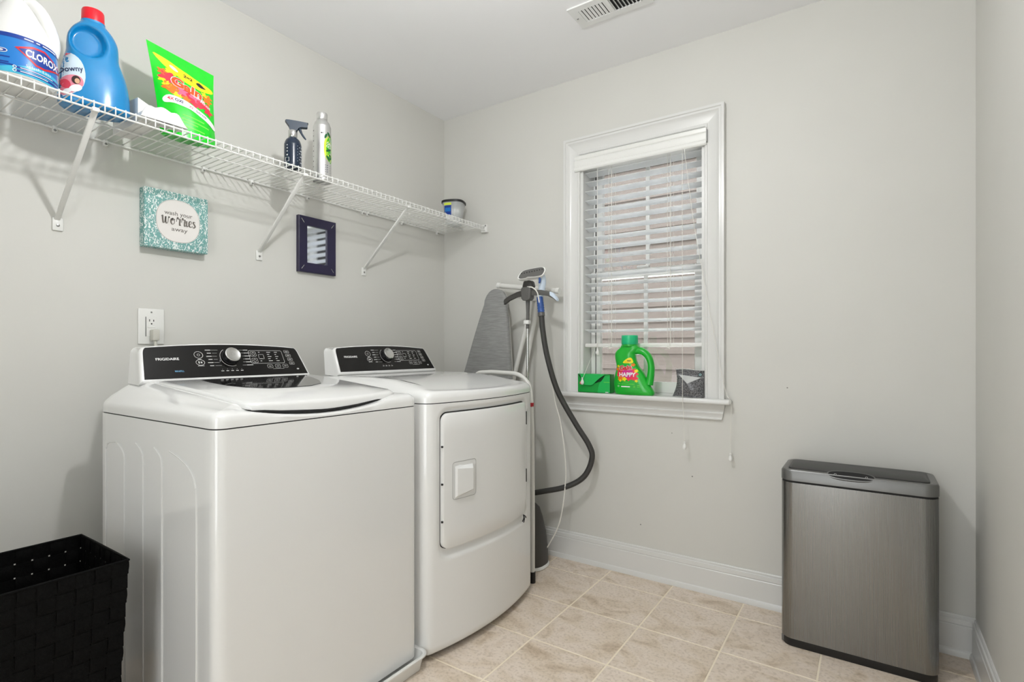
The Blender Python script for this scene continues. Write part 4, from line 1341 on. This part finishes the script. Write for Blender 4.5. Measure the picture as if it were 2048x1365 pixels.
# ------------------------------------------------------------------ canvas sign
m = mat('canvas_teal', '86bdb6', 0.7)
n, l, b = nodes(m)
tc = n.new('ShaderNodeTexCoord'); mp = n.new('ShaderNodeMapping'); mp.inputs['Scale'].default_value = (1, 1.7, .8); mp.inputs['Rotation'].default_value = (.6, 0, 0)
nz = n.new('ShaderNodeTexNoise'); nz.inputs['Scale'].default_value = 85; nz.inputs['Detail'].default_value = 0.5; nz.inputs['Distortion'].default_value = 2.2
l.new(tc.outputs['Object'], mp.inputs[0]); l.new(mp.outputs[0], nz.inputs['Vector'])
rp = n.new('ShaderNodeValToRGB'); rp.color_ramp.interpolation = 'CONSTANT'
rp.color_ramp.elements[0].color = (*srgb('74a8a4'), 1); rp.color_ramp.elements[1].position = .57; rp.color_ramp.elements[1].color = (*srgb('eef4f1'), 1)
l.new(nz.outputs['Fac'], rp.inputs['Fac']); l.new(rp.outputs['Color'], b.inputs['Base Color'])
mat('sign_cream', 'e6e2de', 0.6); mat('sign_ink', '6e6862', 0.6)
sg = thing('canvas_sign', 'square teal canvas sign reading wash your worries away', 'sign', (.02, -1.496, 1.428))
cv = put('canvas', MB().box(.0, .040, -1.602, -1.390, 1.428, 1.634, .002, 2), 'canvas_teal', sg)
pr = Print((.040, -1.493, 1.531), (0, 1, 0), (0, 0, 1), None, .0005)
pr.add('sign_cream', 0, ell(0, 0, .074, .077, 48, 2.35))
pr.stroke('sign_ink', 1, ell(0, 0, .0725, .0755, 64, 2.35), .0007, True)
pr.text('sign_ink', 1, 'wash your', .0, .026, .021, bold=.004, fit=.094)
pr.text('sign_ink', 1, 'away', .003, -.030, .021, bold=.004, fit=.054)
def script(strokes, x0, y0, sx, sy, w):
    for st in strokes:
        c_ = cr(st, 6)
        k = len(c_)
        ws = []
        for i in range(k):
            a_, b2 = c_[max(i - 1, 0)], c_[min(i + 1, k - 1)]
            dv = Vector((b2[0] - a_[0], b2[1] - a_[1]))
            down = max(0, -dv.y / (dv.length + 1e-9))
            ws.append(w * (.45 + .75 * down))
        pr.stroke('sign_ink', 2, [(x0 + x * sx, y0 + y * sy) for x, y in c_], ws)
script([[(.0, .75), (.12, .9), (.14, .5), (.2, .05), (.34, .15), (.42, .7), (.44, .8), (.43, .3), (.52, .02), (.66, .2), (.74, .85), (.80, .70)],
        [(1.20, .72), (1.02, .62), (.98, .25), (1.12, .02), (1.32, .2), (1.32, .62), (1.16, .74), (1.12, .5), (1.40, .66)],
        [(1.55, .4), (1.60, .85), (1.68, .95), (1.74, .75), (1.92, .78), (1.88, .3), (1.90, .02), (2.02, .1)],
        [(2.06, .4), (2.12, .85), (2.20, .95), (2.26, .75), (2.44, .78), (2.40, .3), (2.42, .02), (2.56, .15)],
        [(2.62, .70), (2.62, .2), (2.70, .02), (2.84, .2)], [(2.63, .98), (2.65, 1.04)],
        [(2.88, .36), (3.10, .45), (3.14, .66), (3.0, .74), (2.88, .5), (2.92, .12), (3.08, .02), (3.26, .2)],
        [(3.56, .66), (3.42, .74), (3.34, .58), (3.46, .40), (3.54, .18), (3.38, .0), (3.28, .12)]], -.057, -.014, .0320, .030, .0044)
pr.build(sg, {'sign_cream': 'sign_panel', 'sign_ink': 'sign_lettering'})

# ------------------------------------------------------------------ picture frame
mat('frame_navy', '1a1338', 0.35, coat=0.2)
mat('mirror_glass', (0.90, 0.94, 1.0), 0.04, metal=1.0)
pf_ = thing('picture_frame', 'small dark navy frame with reflecting glass and silver corner pins below shelf', 'picture frame', (.01, -.893, 1.414))
fy0, fy1, fz0, fz1 = -.990, -.793, 1.416, 1.668
iy0, iy1, iz0, iz1 = -.946, -.838, 1.460, 1.628
mb = MB()
T2 = .020
o_ = [(fy0, fz0), (fy1, fz0), (fy1, fz1), (fy0, fz1)]; i_ = [(iy0, iz0), (iy1, iz0), (iy1, iz1), (iy0, iz1)]
V = [(.0, *p) for p in o_] + [(T2 - .002, *p) for p in o_] + [(T2, p[0] + (.003 if p[0] < -.9 else -.003), p[1] + (.003 if p[1] < 1.5 else -.003)) for p in o_] + [(T2 - .003, *p) for p in i_] + [(.008, *p) for p in i_]
Fs = [(3, 2, 1, 0)]
for r_ in range(4):
    for k in range(4):
        a, b_ = r_ * 4, r_ * 4 + 4
        Fs.append((a + k, a + (k + 1) % 4, b_ + (k + 1) % 4, b_ + k))
mb.mesh(V, Fs); put('frame', mb, 'frame_navy', pf_, angle=20)
put('mirror', MB().box(.006, .009, iy0 - .002, iy1 + .002, iz0 - .002, iz1 + .002), 'mirror_glass', pf_)
for cy_, cz_, a in ((fy0 + .020, fz1 - .022, -1), (fy1 - .020, fz1 - .022, 1), (fy0 + .020, fz0 + .022, 1), (fy1 - .020, fz0 + .022, -1)):
    put('corner_pin', MB().box(-.0008, .0008, -.0012, .0012, -.011, .011, M=Matrix.Translation((T2 - .001, cy_, cz_)) @ Matrix.Rotation(-a * math.radians(38), 4, 'X')), 'chrome', pf_)

# ------------------------------------------------------------------ wall outlet and plug
ou = thing('wall_outlet', 'white wall outlet plate above the washer panel', 'outlet', (.003, -1.566, 1.085))
put('plate', MB().box(0, .006, -1.608, -1.525, 1.085, 1.212, .0035, 3), 'white_plastic', ou)
put('receptacle', MB().box(.004, .0075, -1.5835, -1.5505, 1.113, 1.1825, .001, 1), 'white_plastic', ou)
sl_ = MB()
for y_, z0_, z1_ in ((-1.5735, 1.166, 1.174), (-1.5605, 1.166, 1.173)):
    sl_.box(.0070, .0078, y_ - .0012, y_ + .0012, z0_, z1_)
put('slots', sl_, 'dark_gap', ou)
put('ground_hole', MB().lathe([(.0026, .0068), (.0026, .0078)], (0, -1.567, 1.158), 12, Matrix.Rotation(PI / 2, 4, 'Y')), 'dark_gap', ou)
put('test_button', MB().box(.007, .0092, -1.580, -1.556, 1.1435, 1.1505, .001, 1), 'white_plastic', ou)
put('recess_line', MB().box(.0055, .0064, -1.5855, -1.5835, 1.113, 1.1825), 'dark_gap', ou)
put('plate_screw', MB().lathe([(.003, .0055), (.003, .0068), (.001, .0072)], (0, -1.567, 1.199), 12, Matrix.Rotation(PI / 2, 4, 'Y')), 'steel_screw', ou)
pl = thing('power_plug', 'grey-white right-angle plug in the outlet behind the washer', 'plug', (.02, -1.562, 1.09))
mat('plug_grey', 'c9c7bd', 0.45)
put('plug_body', MB().box(.008, .036, -1.574, -1.551, 1.098, 1.138, .005, 2), 'plug_grey', pl)
put('cord', MB().tube(cr([(.024, -1.562, 1.105), (.026, -1.562, 1.085), (.034, -1.562, 1.05), (.05, -1.56, .95), (.06, -1.56, .7)], 5), .0055, 10), 'plug_grey', pl)
# ------------------------------------------------------------------ ironing board folded upright behind the dryer
noisy(mat('board_cover', '8f8f8d', 0.8), 60, '878785', '989896', stretch=(.3, 1, 3), bump=0.3, bump_scale=500)
mat('board_leg', 'dcdbd6', 0.35)
ibo = thing('ironing_board', 'grey covered ironing board standing upright behind the dryer', 'ironing board', (.36, -.12, 0))
IBA = math.atan2(.196, 1.385)
BXc, BZt = .487, 1.387
ax = Vector((math.sin(IBA), 0, math.cos(IBA))); pxv = Vector((math.cos(IBA), 0, -math.sin(IBA)))
nose = Vector((BXc, -.135, BZt)); LN = 1.385
def hwid(s_):                      # half width, s_ measured down from the nose
    if s_ < .09:
        return .072 * math.sqrt(max(1 - ((.09 - s_) / .09) ** 2, 0)) + .002
    return .072 + (.165 - .072) * min((s_ - .09) / .42, 1) ** .9
ss_ = [0, .003, .010, .022, .040, .065, .09, .14, .20, .28, .36, .44, .51, .7, 1.0, 1.30, 1.36, LN]
out_l = []
for s_ in ss_:
    hw = hwid(s_)
    if s_ > 1.30:
        hw -= .03 * ((s_ - 1.30) / .085) ** 2
    out_l.append((hw, s_))
poly = [(h_, s_) for h_, s_ in out_l] + [(-h_, s_) for h_, s_ in out_l[::-1]]
def ibp(a, s_, y, k=1.0):
    return nose - ax * s_ + pxv * a * k + Vector((0, y, 0))
def ring_ib(y, ins):
    return [ibp(a - math.copysign(min(ins, abs(a)), a), s_ + (ins if s_ < .05 else (-ins if s_ > 1.3 else 0)), y) for a, s_ in poly]
mb = MB(); mb.loft([ring_ib(.018, .004), ring_ib(.016, 0), ring_ib(-.002, 0), ring_ib(-.008, .006), ring_ib(-.010, .014)])
bmesh.ops.triangulate(mb.bm, faces=[f for f in mb.bm.faces if len(f.verts) > 6])
put('covered_top', mb, 'board_cover', ibo, angle=50)
mb = MB(); mb.loft([ring_ib(.0185, .002), ring_ib(.026, .003)]); bmesh.ops.triangulate(mb.bm, faces=[f for f in mb.bm.faces if len(f.verts) > 6])
put('metal_underside', mb, 'board_leg', ibo)
bc = nose + pxv * .165 + Vector((0, .062, .012))
def fb(s_, d=0):
    return nose + pxv * s_ + ax * d + Vector((0, .060, 0))
put('foot_bar', MB().tube([fb(-.030, .022), fb(.330, .022)], .0135, 14), 'board_leg', ibo)
for s_ in (-.036, .330):
    put('foot_cap', MB().tube([fb(s_ - .006, .022), fb(s_ + .012, .022)], .0155, 14), 'white_plastic', ibo)
put('leg', MB().tube([(.672, -.075, 1.372), (.640, -.072, 1.22), (.548, -.068, .92), (.40, -.06, .30)], .0125, 12), 'board_leg', ibo)
put('leg', MB().tube([(.690, -.060, 1.372), (.672, -.058, 1.22), (.600, -.052, .92), (.46, -.045, .30)], .0115, 12), 'board_leg', ibo)
put('leg_joint', MB().box(.650, .694, -.088, -.048, 1.318, 1.350, .006), 'white_plastic', ibo)
up_ = cr([(.46, -.30, .70), (.475, -.31, .88), (.51, -.335, .945), (.57, -.336, .957), (.66, -.338, .957), (.755, -.340, .950), (.808, -.342, .914), (.826, -.343, .855), (.834, -.344, .70), (.838, -.345, .40), (.838, -.345, .05)], 6)
put('leg_frame', MB().tube(up_, .0105, 12), 'board_leg', ibo)
mat('red_tip', 'b01826', 0.4)
put('red_clip', MB().tube([(.8285, -.3432, .806), (.8295, -.3434, .824)], .0122, 12), 'red_tip', ibo)
put('frame_foot', MB().tube([(.838, -.345, .0), (.838, -.345, .05)], .013, 12), 'black_plastic', ibo)

# ------------------------------------------------------------------ garment steamer
mat('steamer_grey', '5b5a57', 0.45)
mat('steamer_dark', '3d3b38', 0.5)
mat('steamer_blue', '2b4f8f', 0.35)
mat('steamer_pale', 'cfdcea', 0.3)
mat('hose_grey', '393836', 0.5)
stm = thing('garment_steamer', 'garment steamer with grey hanger and dark hose beside window wall', 'steamer', (.70, -.20, 0))
SX, SYY = .722, -.205
put('pole', MB().tube([(SX, SYY, .25), (SX, SYY, 1.215)], .0065, 14), 'chrome', stm)
put('upper_pole', MB().tube([(SX, SYY, 1.17), (SX + .002, SYY, 1.245)], .0085, 14).tube([(SX + .002, SYY, 1.245), (SX + .002, SYY, 1.31)], [.008, .011], 14), 'steamer_grey', stm)
put('pole_clamp', MB().box(SX - .016, SX + .013, SYY - .014, SYY + .012, 1.192, 1.212, .004), 'white_plastic', stm)
hub = MB(); hub.loft([[(SX + .004 + x, SYY - .006 + y, z) for x, y in rrect(-a, a, -.022, .022, .010, 4)] for a, z in ((.018, 1.308), (.027, 1.318), (.030, 1.362), (.024, 1.372))])
put('hub', hub, 'steamer_grey', stm)
put('head_cradle', MB().loft([[(SX + .010 + x, SYY - .004 + y, z) for x, y in rrect(-a, a, -.018, .018, .008, 4)] for a, z in ((.024, 1.370), (.030, 1.376), (.024, 1.398), (.016, 1.404))]), 'steamer_dark', stm)
def arm(pts, hs):
    rings = []
    for (x, y, z), hh in zip(pts, hs):
        rings.append([(x, y + a, z + b_) for a, b_ in ((-.008, -hh), (.008, -hh), (.010, hh * .4), (.006, hh), (-.006, hh), (-.010, hh * .4))])
    return MB().loft(rings)
put('arm', arm([(SX - .018, SYY - .006, 1.346), (SX - .055, SYY - .008, 1.340), (SX - .10, SYY - .010, 1.324), (SX - .128, SYY - .012, 1.306)], (.014, .0125, .012, .013)), 'steamer_dark', stm, angle=60)
put('arm', arm([(SX + .026, SYY - .006, 1.346), (SX + .085, SYY - .008, 1.342), (SX + .125, SYY - .010, 1.334), (SX + .155, SYY - .012, 1.318), (SX + .170, SYY - .012, 1.304)], (.014, .0125, .0115, .010, .006)), 'steamer_grey', stm, angle=60)
put('arm_tip', arm([(SX + .138, SYY - .014, 1.334), (SX + .158, SYY - .015, 1.323), (SX + .178, SYY - .015, 1.302)], (.009, .011, .007)), 'steamer_pale', stm, angle=60)
# steam head: tilted plate on a pale body
hd_c = Vector((.775, -.255, 1.432))
pn = Vector((.25, -.80, .42)).normalized()
pr_r = (Vector((.118, 0, .034)) - pn * Vector((.118, 0, .034)).dot(pn)).normalized(); pr_u = pn.cross(pr_r).normalized()
if pr_u.z < 0:
    pr_u = -pr_u
op = [(-.064, -.012), (-.056, -.024), (-.03, -.0235), (-.02, -.019), (.0, -.021), (.02, -.0235), (.05, -.021), (.063, -.004), (.066, .012), (.058, .024), (.030, .026), (-.025, .023), (-.048, .014)]
op = cr(op, 3, True)
def hp_(a, b_, d, k=1.0):
    return hd_c + pr_r * a * k + pr_u * b_ * k + pn * d
head = put('steam_head', MB().loft([[hp_(a, b_, -.030, .72) for a, b_ in op], [hp_(a, b_, -.018, .95) for a, b_ in op], [hp_(a, b_, -.004, 1.06) for a, b_ in op], [hp_(a, b_, .002, 1.05) for a, b_ in op]]), 'white_plastic', stm, angle=60)
put('steam_plate', MB().loft([[hp_(a, b_, .001, .97) for a, b_ in op], [hp_(a, b_, .004, .95) for a, b_ in op]]), 'steamer_grey', head)
hl = MB()
for k in range(9):
    c_ = hp_(-.046 + .0125 * k, .004 + .008 * (k / 9), .0042)
    hl.loft([[c_ + pr_r * .0026 * math.cos(t) + pr_u * .0036 * math.sin(t) + pn * d for t in [2 * PI * j / 10 for j in range(10)]] for d in (0, .0004)])
put('steam_holes', hl, 'dark_gap', head)
put('wand', MB().tube(cr([(.800, -.225, 1.432), (.806, -.205, 1.405), (.800, -.200, 1.36), (.792, -.205, 1.320)], 4), [.018, .019, .0195, .0195, .019, .0185, .018, .017, .0165, .016, .0155, .015, .015], 14), 'steamer_pale', stm, angle=60)
put('wand_trigger', MB().tube(cr([(.800, -.236, 1.425), (.812, -.238, 1.405), (.808, -.236, 1.385)], 4), .005, 8), 'steamer_blue', stm)
gp_ = MB()
gs = []
for k in range(25):
    gs.append(((.792 + .0012 * k * .6, -.205 - .0006 * k, 1.320 - k * .0032), .0158 + (.0012 if k % 4 < 2 and k > 8 else 0)))
gp_.tube([p for p, r in gs], [r for p, r in gs], 16)
put('hose_grip', gp_, 'steamer_blue', stm, angle=60)
put('grip_end', MB().tube([(.809, -.2195, 1.245), (.811, -.2205, 1.228)], .0168, 16), 'steamer_grey', stm)
hz = cr([(.811, -.2200, 1.232), (.815, -.215, 1.16), (.832, -.200, 1.03), (.868, -.165, .868), (.940, -.120, .713), (1.000, -.095, .610), (1.012, -.085, .545), (.975, -.095, .455), (.890, -.120, .398), (.760, -.150, .360), (.66, -.17, .33), (.63, -.18, .27)], 8)
put('hose', MB().tube(hz, .0135, 14), 'hose_grey', stm, angle=60)
cz = cr([(.735, -.228, 1.372), (.765, -.232, 1.368), (.79, -.228, 1.345), (.800, -.225, 1.30), (.812, -.185, 1.13), (.822, -.170, 1.01), (.845, -.150, .819), (.868, -.140, .722), (.889, -.135, .578), (.893, -.13, .432), (.866, -.14, .231), (.806, -.15, .101), (.77, -.155, .06)], 8)
put('power_cord', MB().tube(cz, .0032, 8), 'cord_white', stm)
bs = []
for a, b_, z in ((.110, .088, .012), (.112, .090, .03), (.110, .088, .09), (.100, .080, .17), (.084, .066, .24), (.070, .052, .285), (.05, .035, .305)):
    bs.append(sring(.695, -.180, z, a, b_, 2.6, 40))
put('base', MB().loft(bs), 'steamer_dark', stm, angle=60)
put('base_rim', MB().loft([sring(.695, -.180, z, a, b_, 2.6, 40) for a, b_, z in ((.108, .086, .0), (.116, .094, .004), (.116, .094, .014), (.110, .088, .018))]), 'white_plastic', stm, angle=60)
put('water_tank', MB().loft([sring(.655, -.205, z, a, b_, 2.6, 36) for a, b_, z in ((.085, .075, .19), (.088, .078, .21), (.086, .076, .26), (.070, .062, .295), (.05, .045, .305))]), 'steamer_pale', stm, angle=60)

# ------------------------------------------------------------------ things on the window stool
SZT = STZ + .0005
mat('box_green', '0c9a3a', 0.4)
mat('box_green_light', '17b352', 0.4)
mat('box_inside', '07451c', 0.8)
bx = thing('dryer_sheet_box', 'open green cardboard box on the window stool beside green bottle', 'box', (.985, .03, SZT))
b0, b1, by0, by1, bz1 = .905, 1.078, -.022, .028, .946
sh_ = MB()
sh_.box(b0, b1, by1 - .001, by1, SZT, bz1); sh_.box(b0, b0 + .001, by0, by1, SZT, bz1); sh_.box(b1 - .001, b1, by0, by1, SZT, bz1); sh_.box(b0, b1, by0, by1, SZT, SZT + .001)
fr_ = [(b0, SZT), (b1, SZT), (b1, bz1), (b1 - .025, bz1), (b1 - .045, bz1 - .034), (b1 - .085, bz1 - .046), (b0 + .045, bz1 - .050), (b0 + .020, bz1 - .030), (b0, bz1)]
sh_.loft([[(x, by0, z) for x, z in fr_], [(x, by0 + .001, z) for x, z in fr_]])
put('carton', sh_, 'box_green', bx, angle=20)
lf = cr([(b0 + .012, bz1), (b0 + .025, bz1 - .030), (b0 + .036, bz1 - .050), (b0 + .060, bz1 - .054), (b0 + .085, bz1 - .050), (b0 + .115, bz1 - .022), (b0 + .148, bz1)], 3)
def lean_(z):
    return by0 - .003 - (bz1 - z) * .12
put('flap', MB().loft([[(x, lean_(z), z) for x, z in lf], [(x, lean_(z) + .0012, z) for x, z in lf]]), 'box_green_light', bx, angle=20)
put('top_panel', MB().box(b0, b1 - .020, by0 - .002, by1, bz1 - .001, bz1 + .0005), 'box_green_light', bx)
rp_ = cr([(b1 - .066, SZT + .002), (b1 - .058, SZT + .040), (b1 - .040, bz1 - .026), (b1 - .026, bz1 - .008)], 4) + [(b1 - .001, bz1 - .008), (b1 - .001, SZT + .002)]
put('side_panel', MB().loft([[(x, by0 - .0018, z) for x, z in rp_], [(x, by0 - .0004, z) for x, z in rp_]]), 'box_green_light', bx, angle=20)
put('inner_dark', MB().box(b0 + .002, b1 - .002, by0 + .006, by0 + .008, SZT + .002, bz1 - .006), 'box_inside', bx)
pr = Print((b0 + .018, by0, SZT + .046), (1, 0, 0), (0, 0, 1), None, .0005)
pr.ellipse('print_redpink', 0, .0, .0, .008, .008); pr.ellipse('print_orange', 1, .004, .003, .004, .004); pr.text('print_white', 2, 'Gain', .001, .0, .007, bold=.02, fit=.012)
pr.rect('print_white', 5, b1 - b0 - .042, b1 - b0 - .026, -.043, -.040)
pr.rect('print_lime', 5, b1 - b0 - .050, b1 - b0 - .020, .006, .008)
pr.build(bx, {'print_white': 'printed_lettering', 'print_lime': 'printed_lettering'})

mat('gain_green', '0fb02c', 0.28, coat=0.3)
mat('gain_cap', '16b87a', 0.35)
dt = thing('detergent_bottle', 'green detergent bottle with side handle on the window stool', 'bottle', (1.2, -.018, SZT))
DBx, DBy = 1.20, -.024
# profile: z, left x, right x, half depth
pf = cr([(0, -.088, .092, .026), (.006, -.093, .096, .030), (.020, -.096, .094, .034), (.055, -.098, .072, .035), (.095, -.092, .052, .035), (.115, -.086, .038, .035), (.135, -.084, .022, .034), (.165, -.090, .010, .033),
         (.190, -.092, .008, .031), (.206, -.084, .022, .030), (.220, -.068, .026, .029), (.232, -.060, .016, .027), (.238, -.058, .014, .026)], 4)
rings = []
for z, xl, xr, hd_ in pf:
    rings.append(sring(DBx + (xl + xr) / 2, DBy, SZT + z, (xr - xl) / 2, hd_, 2.7, 40))
db_ = put('body', MB().loft(rings), 'gain_green', dt, angle=70)
hnd = cr([(.005, .206), (.038, .204), (.066, .182), (.080, .150), (.082, .115), (.078, .080), (.072, .050)], 5)
hv = MB()
rg = []
for i, (x, z) in enumerate(hnd):
    a, b_ = hnd[max(i - 1, 0)], hnd[min(i + 1, len(hnd) - 1)]
    t = Vector((b_[0] - a[0], 0, b_[1] - a[1])).normalized(); nn = Vector((-t.z, 0, t.x))
    w_ = .0145 + .004 * abs(2 * i / (len(hnd) - 1) - 1)
    rg.append([Vector((DBx + x, DBy, SZT + z)) + nn * w_ * math.cos(q) + Vector((0, 1, 0)) * .020 * math.sin(q) for q in [2 * PI * j / 16 for j in range(16)]])
hv.loft(rg)
put('handle', hv, 'gain_green', dt, angle=70)
put('cap', MB().lathe([(.038, SZT + .236), (.039, SZT + .238), (.038, SZT + .276), (.0365, SZT + .2785), (.03, SZT + .279)], (DBx - .022, DBy, 0), 40), 'gain_cap', dt)
put('neck', MB().lathe([(.037, SZT + .228), (.036, SZT + .238)], (DBx - .022, DBy, 0), 40), 'gain_green', dt)
pr = Print((DBx - .025, DBy, SZT + .10), (1, 0, 0), (0, 0, 1), db_, .0005)
pr.add('print_yellow', 0, cr([(-.018, .050), (.000, .068), (.018, .074), (.026, .064), (.028, .050), (.008, .048)], 3, True))
pr.rect('print_black', 1, .004, .018, .056, .058); pr.rect('print_black', 1, .002, .020, .060, .0625); pr.rect('print_orange', 1, -.008, .020, .0525, .054)
spl = []
for k in range(40):
    t = 2 * PI * k / 40
    spl.append((.004 + (.047 + .007 * math.cos(7 * t + .6)) * math.cos(t), .000 + (.030 + .006 * math.cos(9 * t)) * math.sin(t)))
pr.add('print_redpink', 1, spl)
pr.ellipse('print_magenta', 2, .006, .002, .026, .022)
for x, y, r, m_ in ((-.030, -.024, .012, 'print_orange'), (-.010, -.026, .011, 'print_yellow'), (.042, -.022, .013, 'print_redpink'), (.048, -.034, .007, 'print_yellow'), (-.044, .020, .008, 'print_orange'), (.030, .040, .008, 'print_orange'), (-.040, .034, .006, 'print_yellow'), (.046, .012, .008, 'print_yellow'), (-.030, -.034, .006, 'print_yellow')):
    pr.add(m_, 2, [(x + r * (1 + .25 * math.cos(5 * t)) * math.cos(t), y + r * (1 + .25 * math.cos(5 * t)) * math.sin(t) * .85) for t in [2 * PI * k / 20 for k in range(20)]])
pr.text('print_white', 3, 'Gain', -.004, .026, .030, bold=.075, fit=.062, rot=.10)
pr.text('label_red', 4, 'Gain', -.004, .026, .030, bold=.045, fit=.0585, rot=.10)
pr.text('print_white', 4, 'HAPPY', .004, -.006, .026, bold=.04, fit=.080)
for x0, x1, z in ((-.018, .012, -.040), (-.024, .040, -.049), (-.042, -.030, -.048), (.052, .064, -.054), (.052, .066, -.061), (.034, .044, -.058), (.034, .044, -.063)):
    pr.rect('print_lime', 1, x0, x1, z - .001, z + .001)
pr.rect('print_white', 1, -.026, .018, -.064, -.059)
pr.stroke('print_white', 1, ell(-.040, -.060, .0035, .0035, 14), .0012, True)
pr.build(dt, {'print_white': 'label_lettering', 'label_red': 'label_lettering', 'print_black': 'label_lettering', 'print_magenta': 'label_art', 'print_redpink': 'label_art', 'print_orange': 'label_art', 'print_yellow': 'label_art', 'print_lime': 'label_print'})

# bag of charcoal in clear wrap
m = mat('charcoal_felt', '4a4a4c', 0.75, coat=0.6)
noisy(m, 180, '2a2a2c', '78787a', detail=4)
mat('clear_wrap', 'd9dbd9', 0.12, coat=0.5, alpha=0.75)
cb = thing('charcoal_bag', 'small clear zip bag holding grey felt beside window jamb', 'bag', (1.448, -.018, SZT))
def cbp(u, v, sd):
    x = 1.379 + (1.516 - 1.379) * u
    if u < .5:
        x += (.5 - u) * 2 * (.012 * math.sin(PI * v) + .012 * v)
    z = SZT + .001 + .122 * v + .003 * math.sin(5 * u)
    th = .017 * math.sin(PI * min(v * 1.25, 1)) * math.sin(PI * u) ** .6 + .012 * (1 - v) * math.sin(PI * u) ** .5
    tri = max(0, 1 - abs(u - .5) * 2.0 - max(0, (v - .78)) * 0)
    fold = .010 * max(0, 1 - abs(v - (.78 - .30 * max(0, 1 - abs(2 * u - 1)))) / .07)
    return Vector((x, -.020 + .010 * v + (-sd) * (th + (fold * .4 if sd > 0 else 0)), z))
mb = MB()
for sd in (1, -1):
    mb.grid(24, 24, lambda u, v: cbp(u, v, sd))
mb.mesh([cbp(i / 12, 0, 1) for i in range(13)] + [cbp(i / 12, 0, -1) for i in range(13)], [(i, i + 1, 14 + i, 13 + i) for i in range(12)])
cbb = put('bag', mb, 'charcoal_felt', cb, angle=80)
put('highlight_fold', MB().mesh([cbp(.10, .80, 1) + Vector((0, -.006, 0)), cbp(.93, .74, 1) + Vector((0, -.005, 0)), cbp(.52, .48, 1) + Vector((0, -.001, 0)),  # fold as a pale triangle, the wrap's highlight put into its colour
                             cbp(.10, .80, 1) + Vector((0, -.003, 0)), cbp(.93, .74, 1) + Vector((0, -.003, 0)), cbp(.52, .48, 1) + Vector((0, .001, 0))],
                            [(0, 1, 2), (3, 5, 4), (0, 3, 4, 1), (1, 4, 5, 2), (2, 5, 3, 0)]), 'clear_wrap', cb)
put('zip_strip', MB().tube([cbp(u, .985, 1) + Vector((0, -.001, .001)) for u in (0, .25, .5, .75, 1)], .0018, 8), 'clear_wrap', cb)
mat('sticker_teal', '8fb5b4', 0.5)
pr = Print(cbp(.88, .84, 1), (1, 0, 0), (0, 0, 1), cbb, .0010)
pr.ellipse('print_black', 0, 0, 0, .010, .010); pr.stroke('sticker_teal', 1, ell(0, 0, .0055, .0055, 6), .0022, True); pr.ellipse('sticker_teal', 1, 0, 0, .002, .002)
pr.build(cb, {'print_black': 'sticker', 'sticker_teal': 'sticker_emblem'})
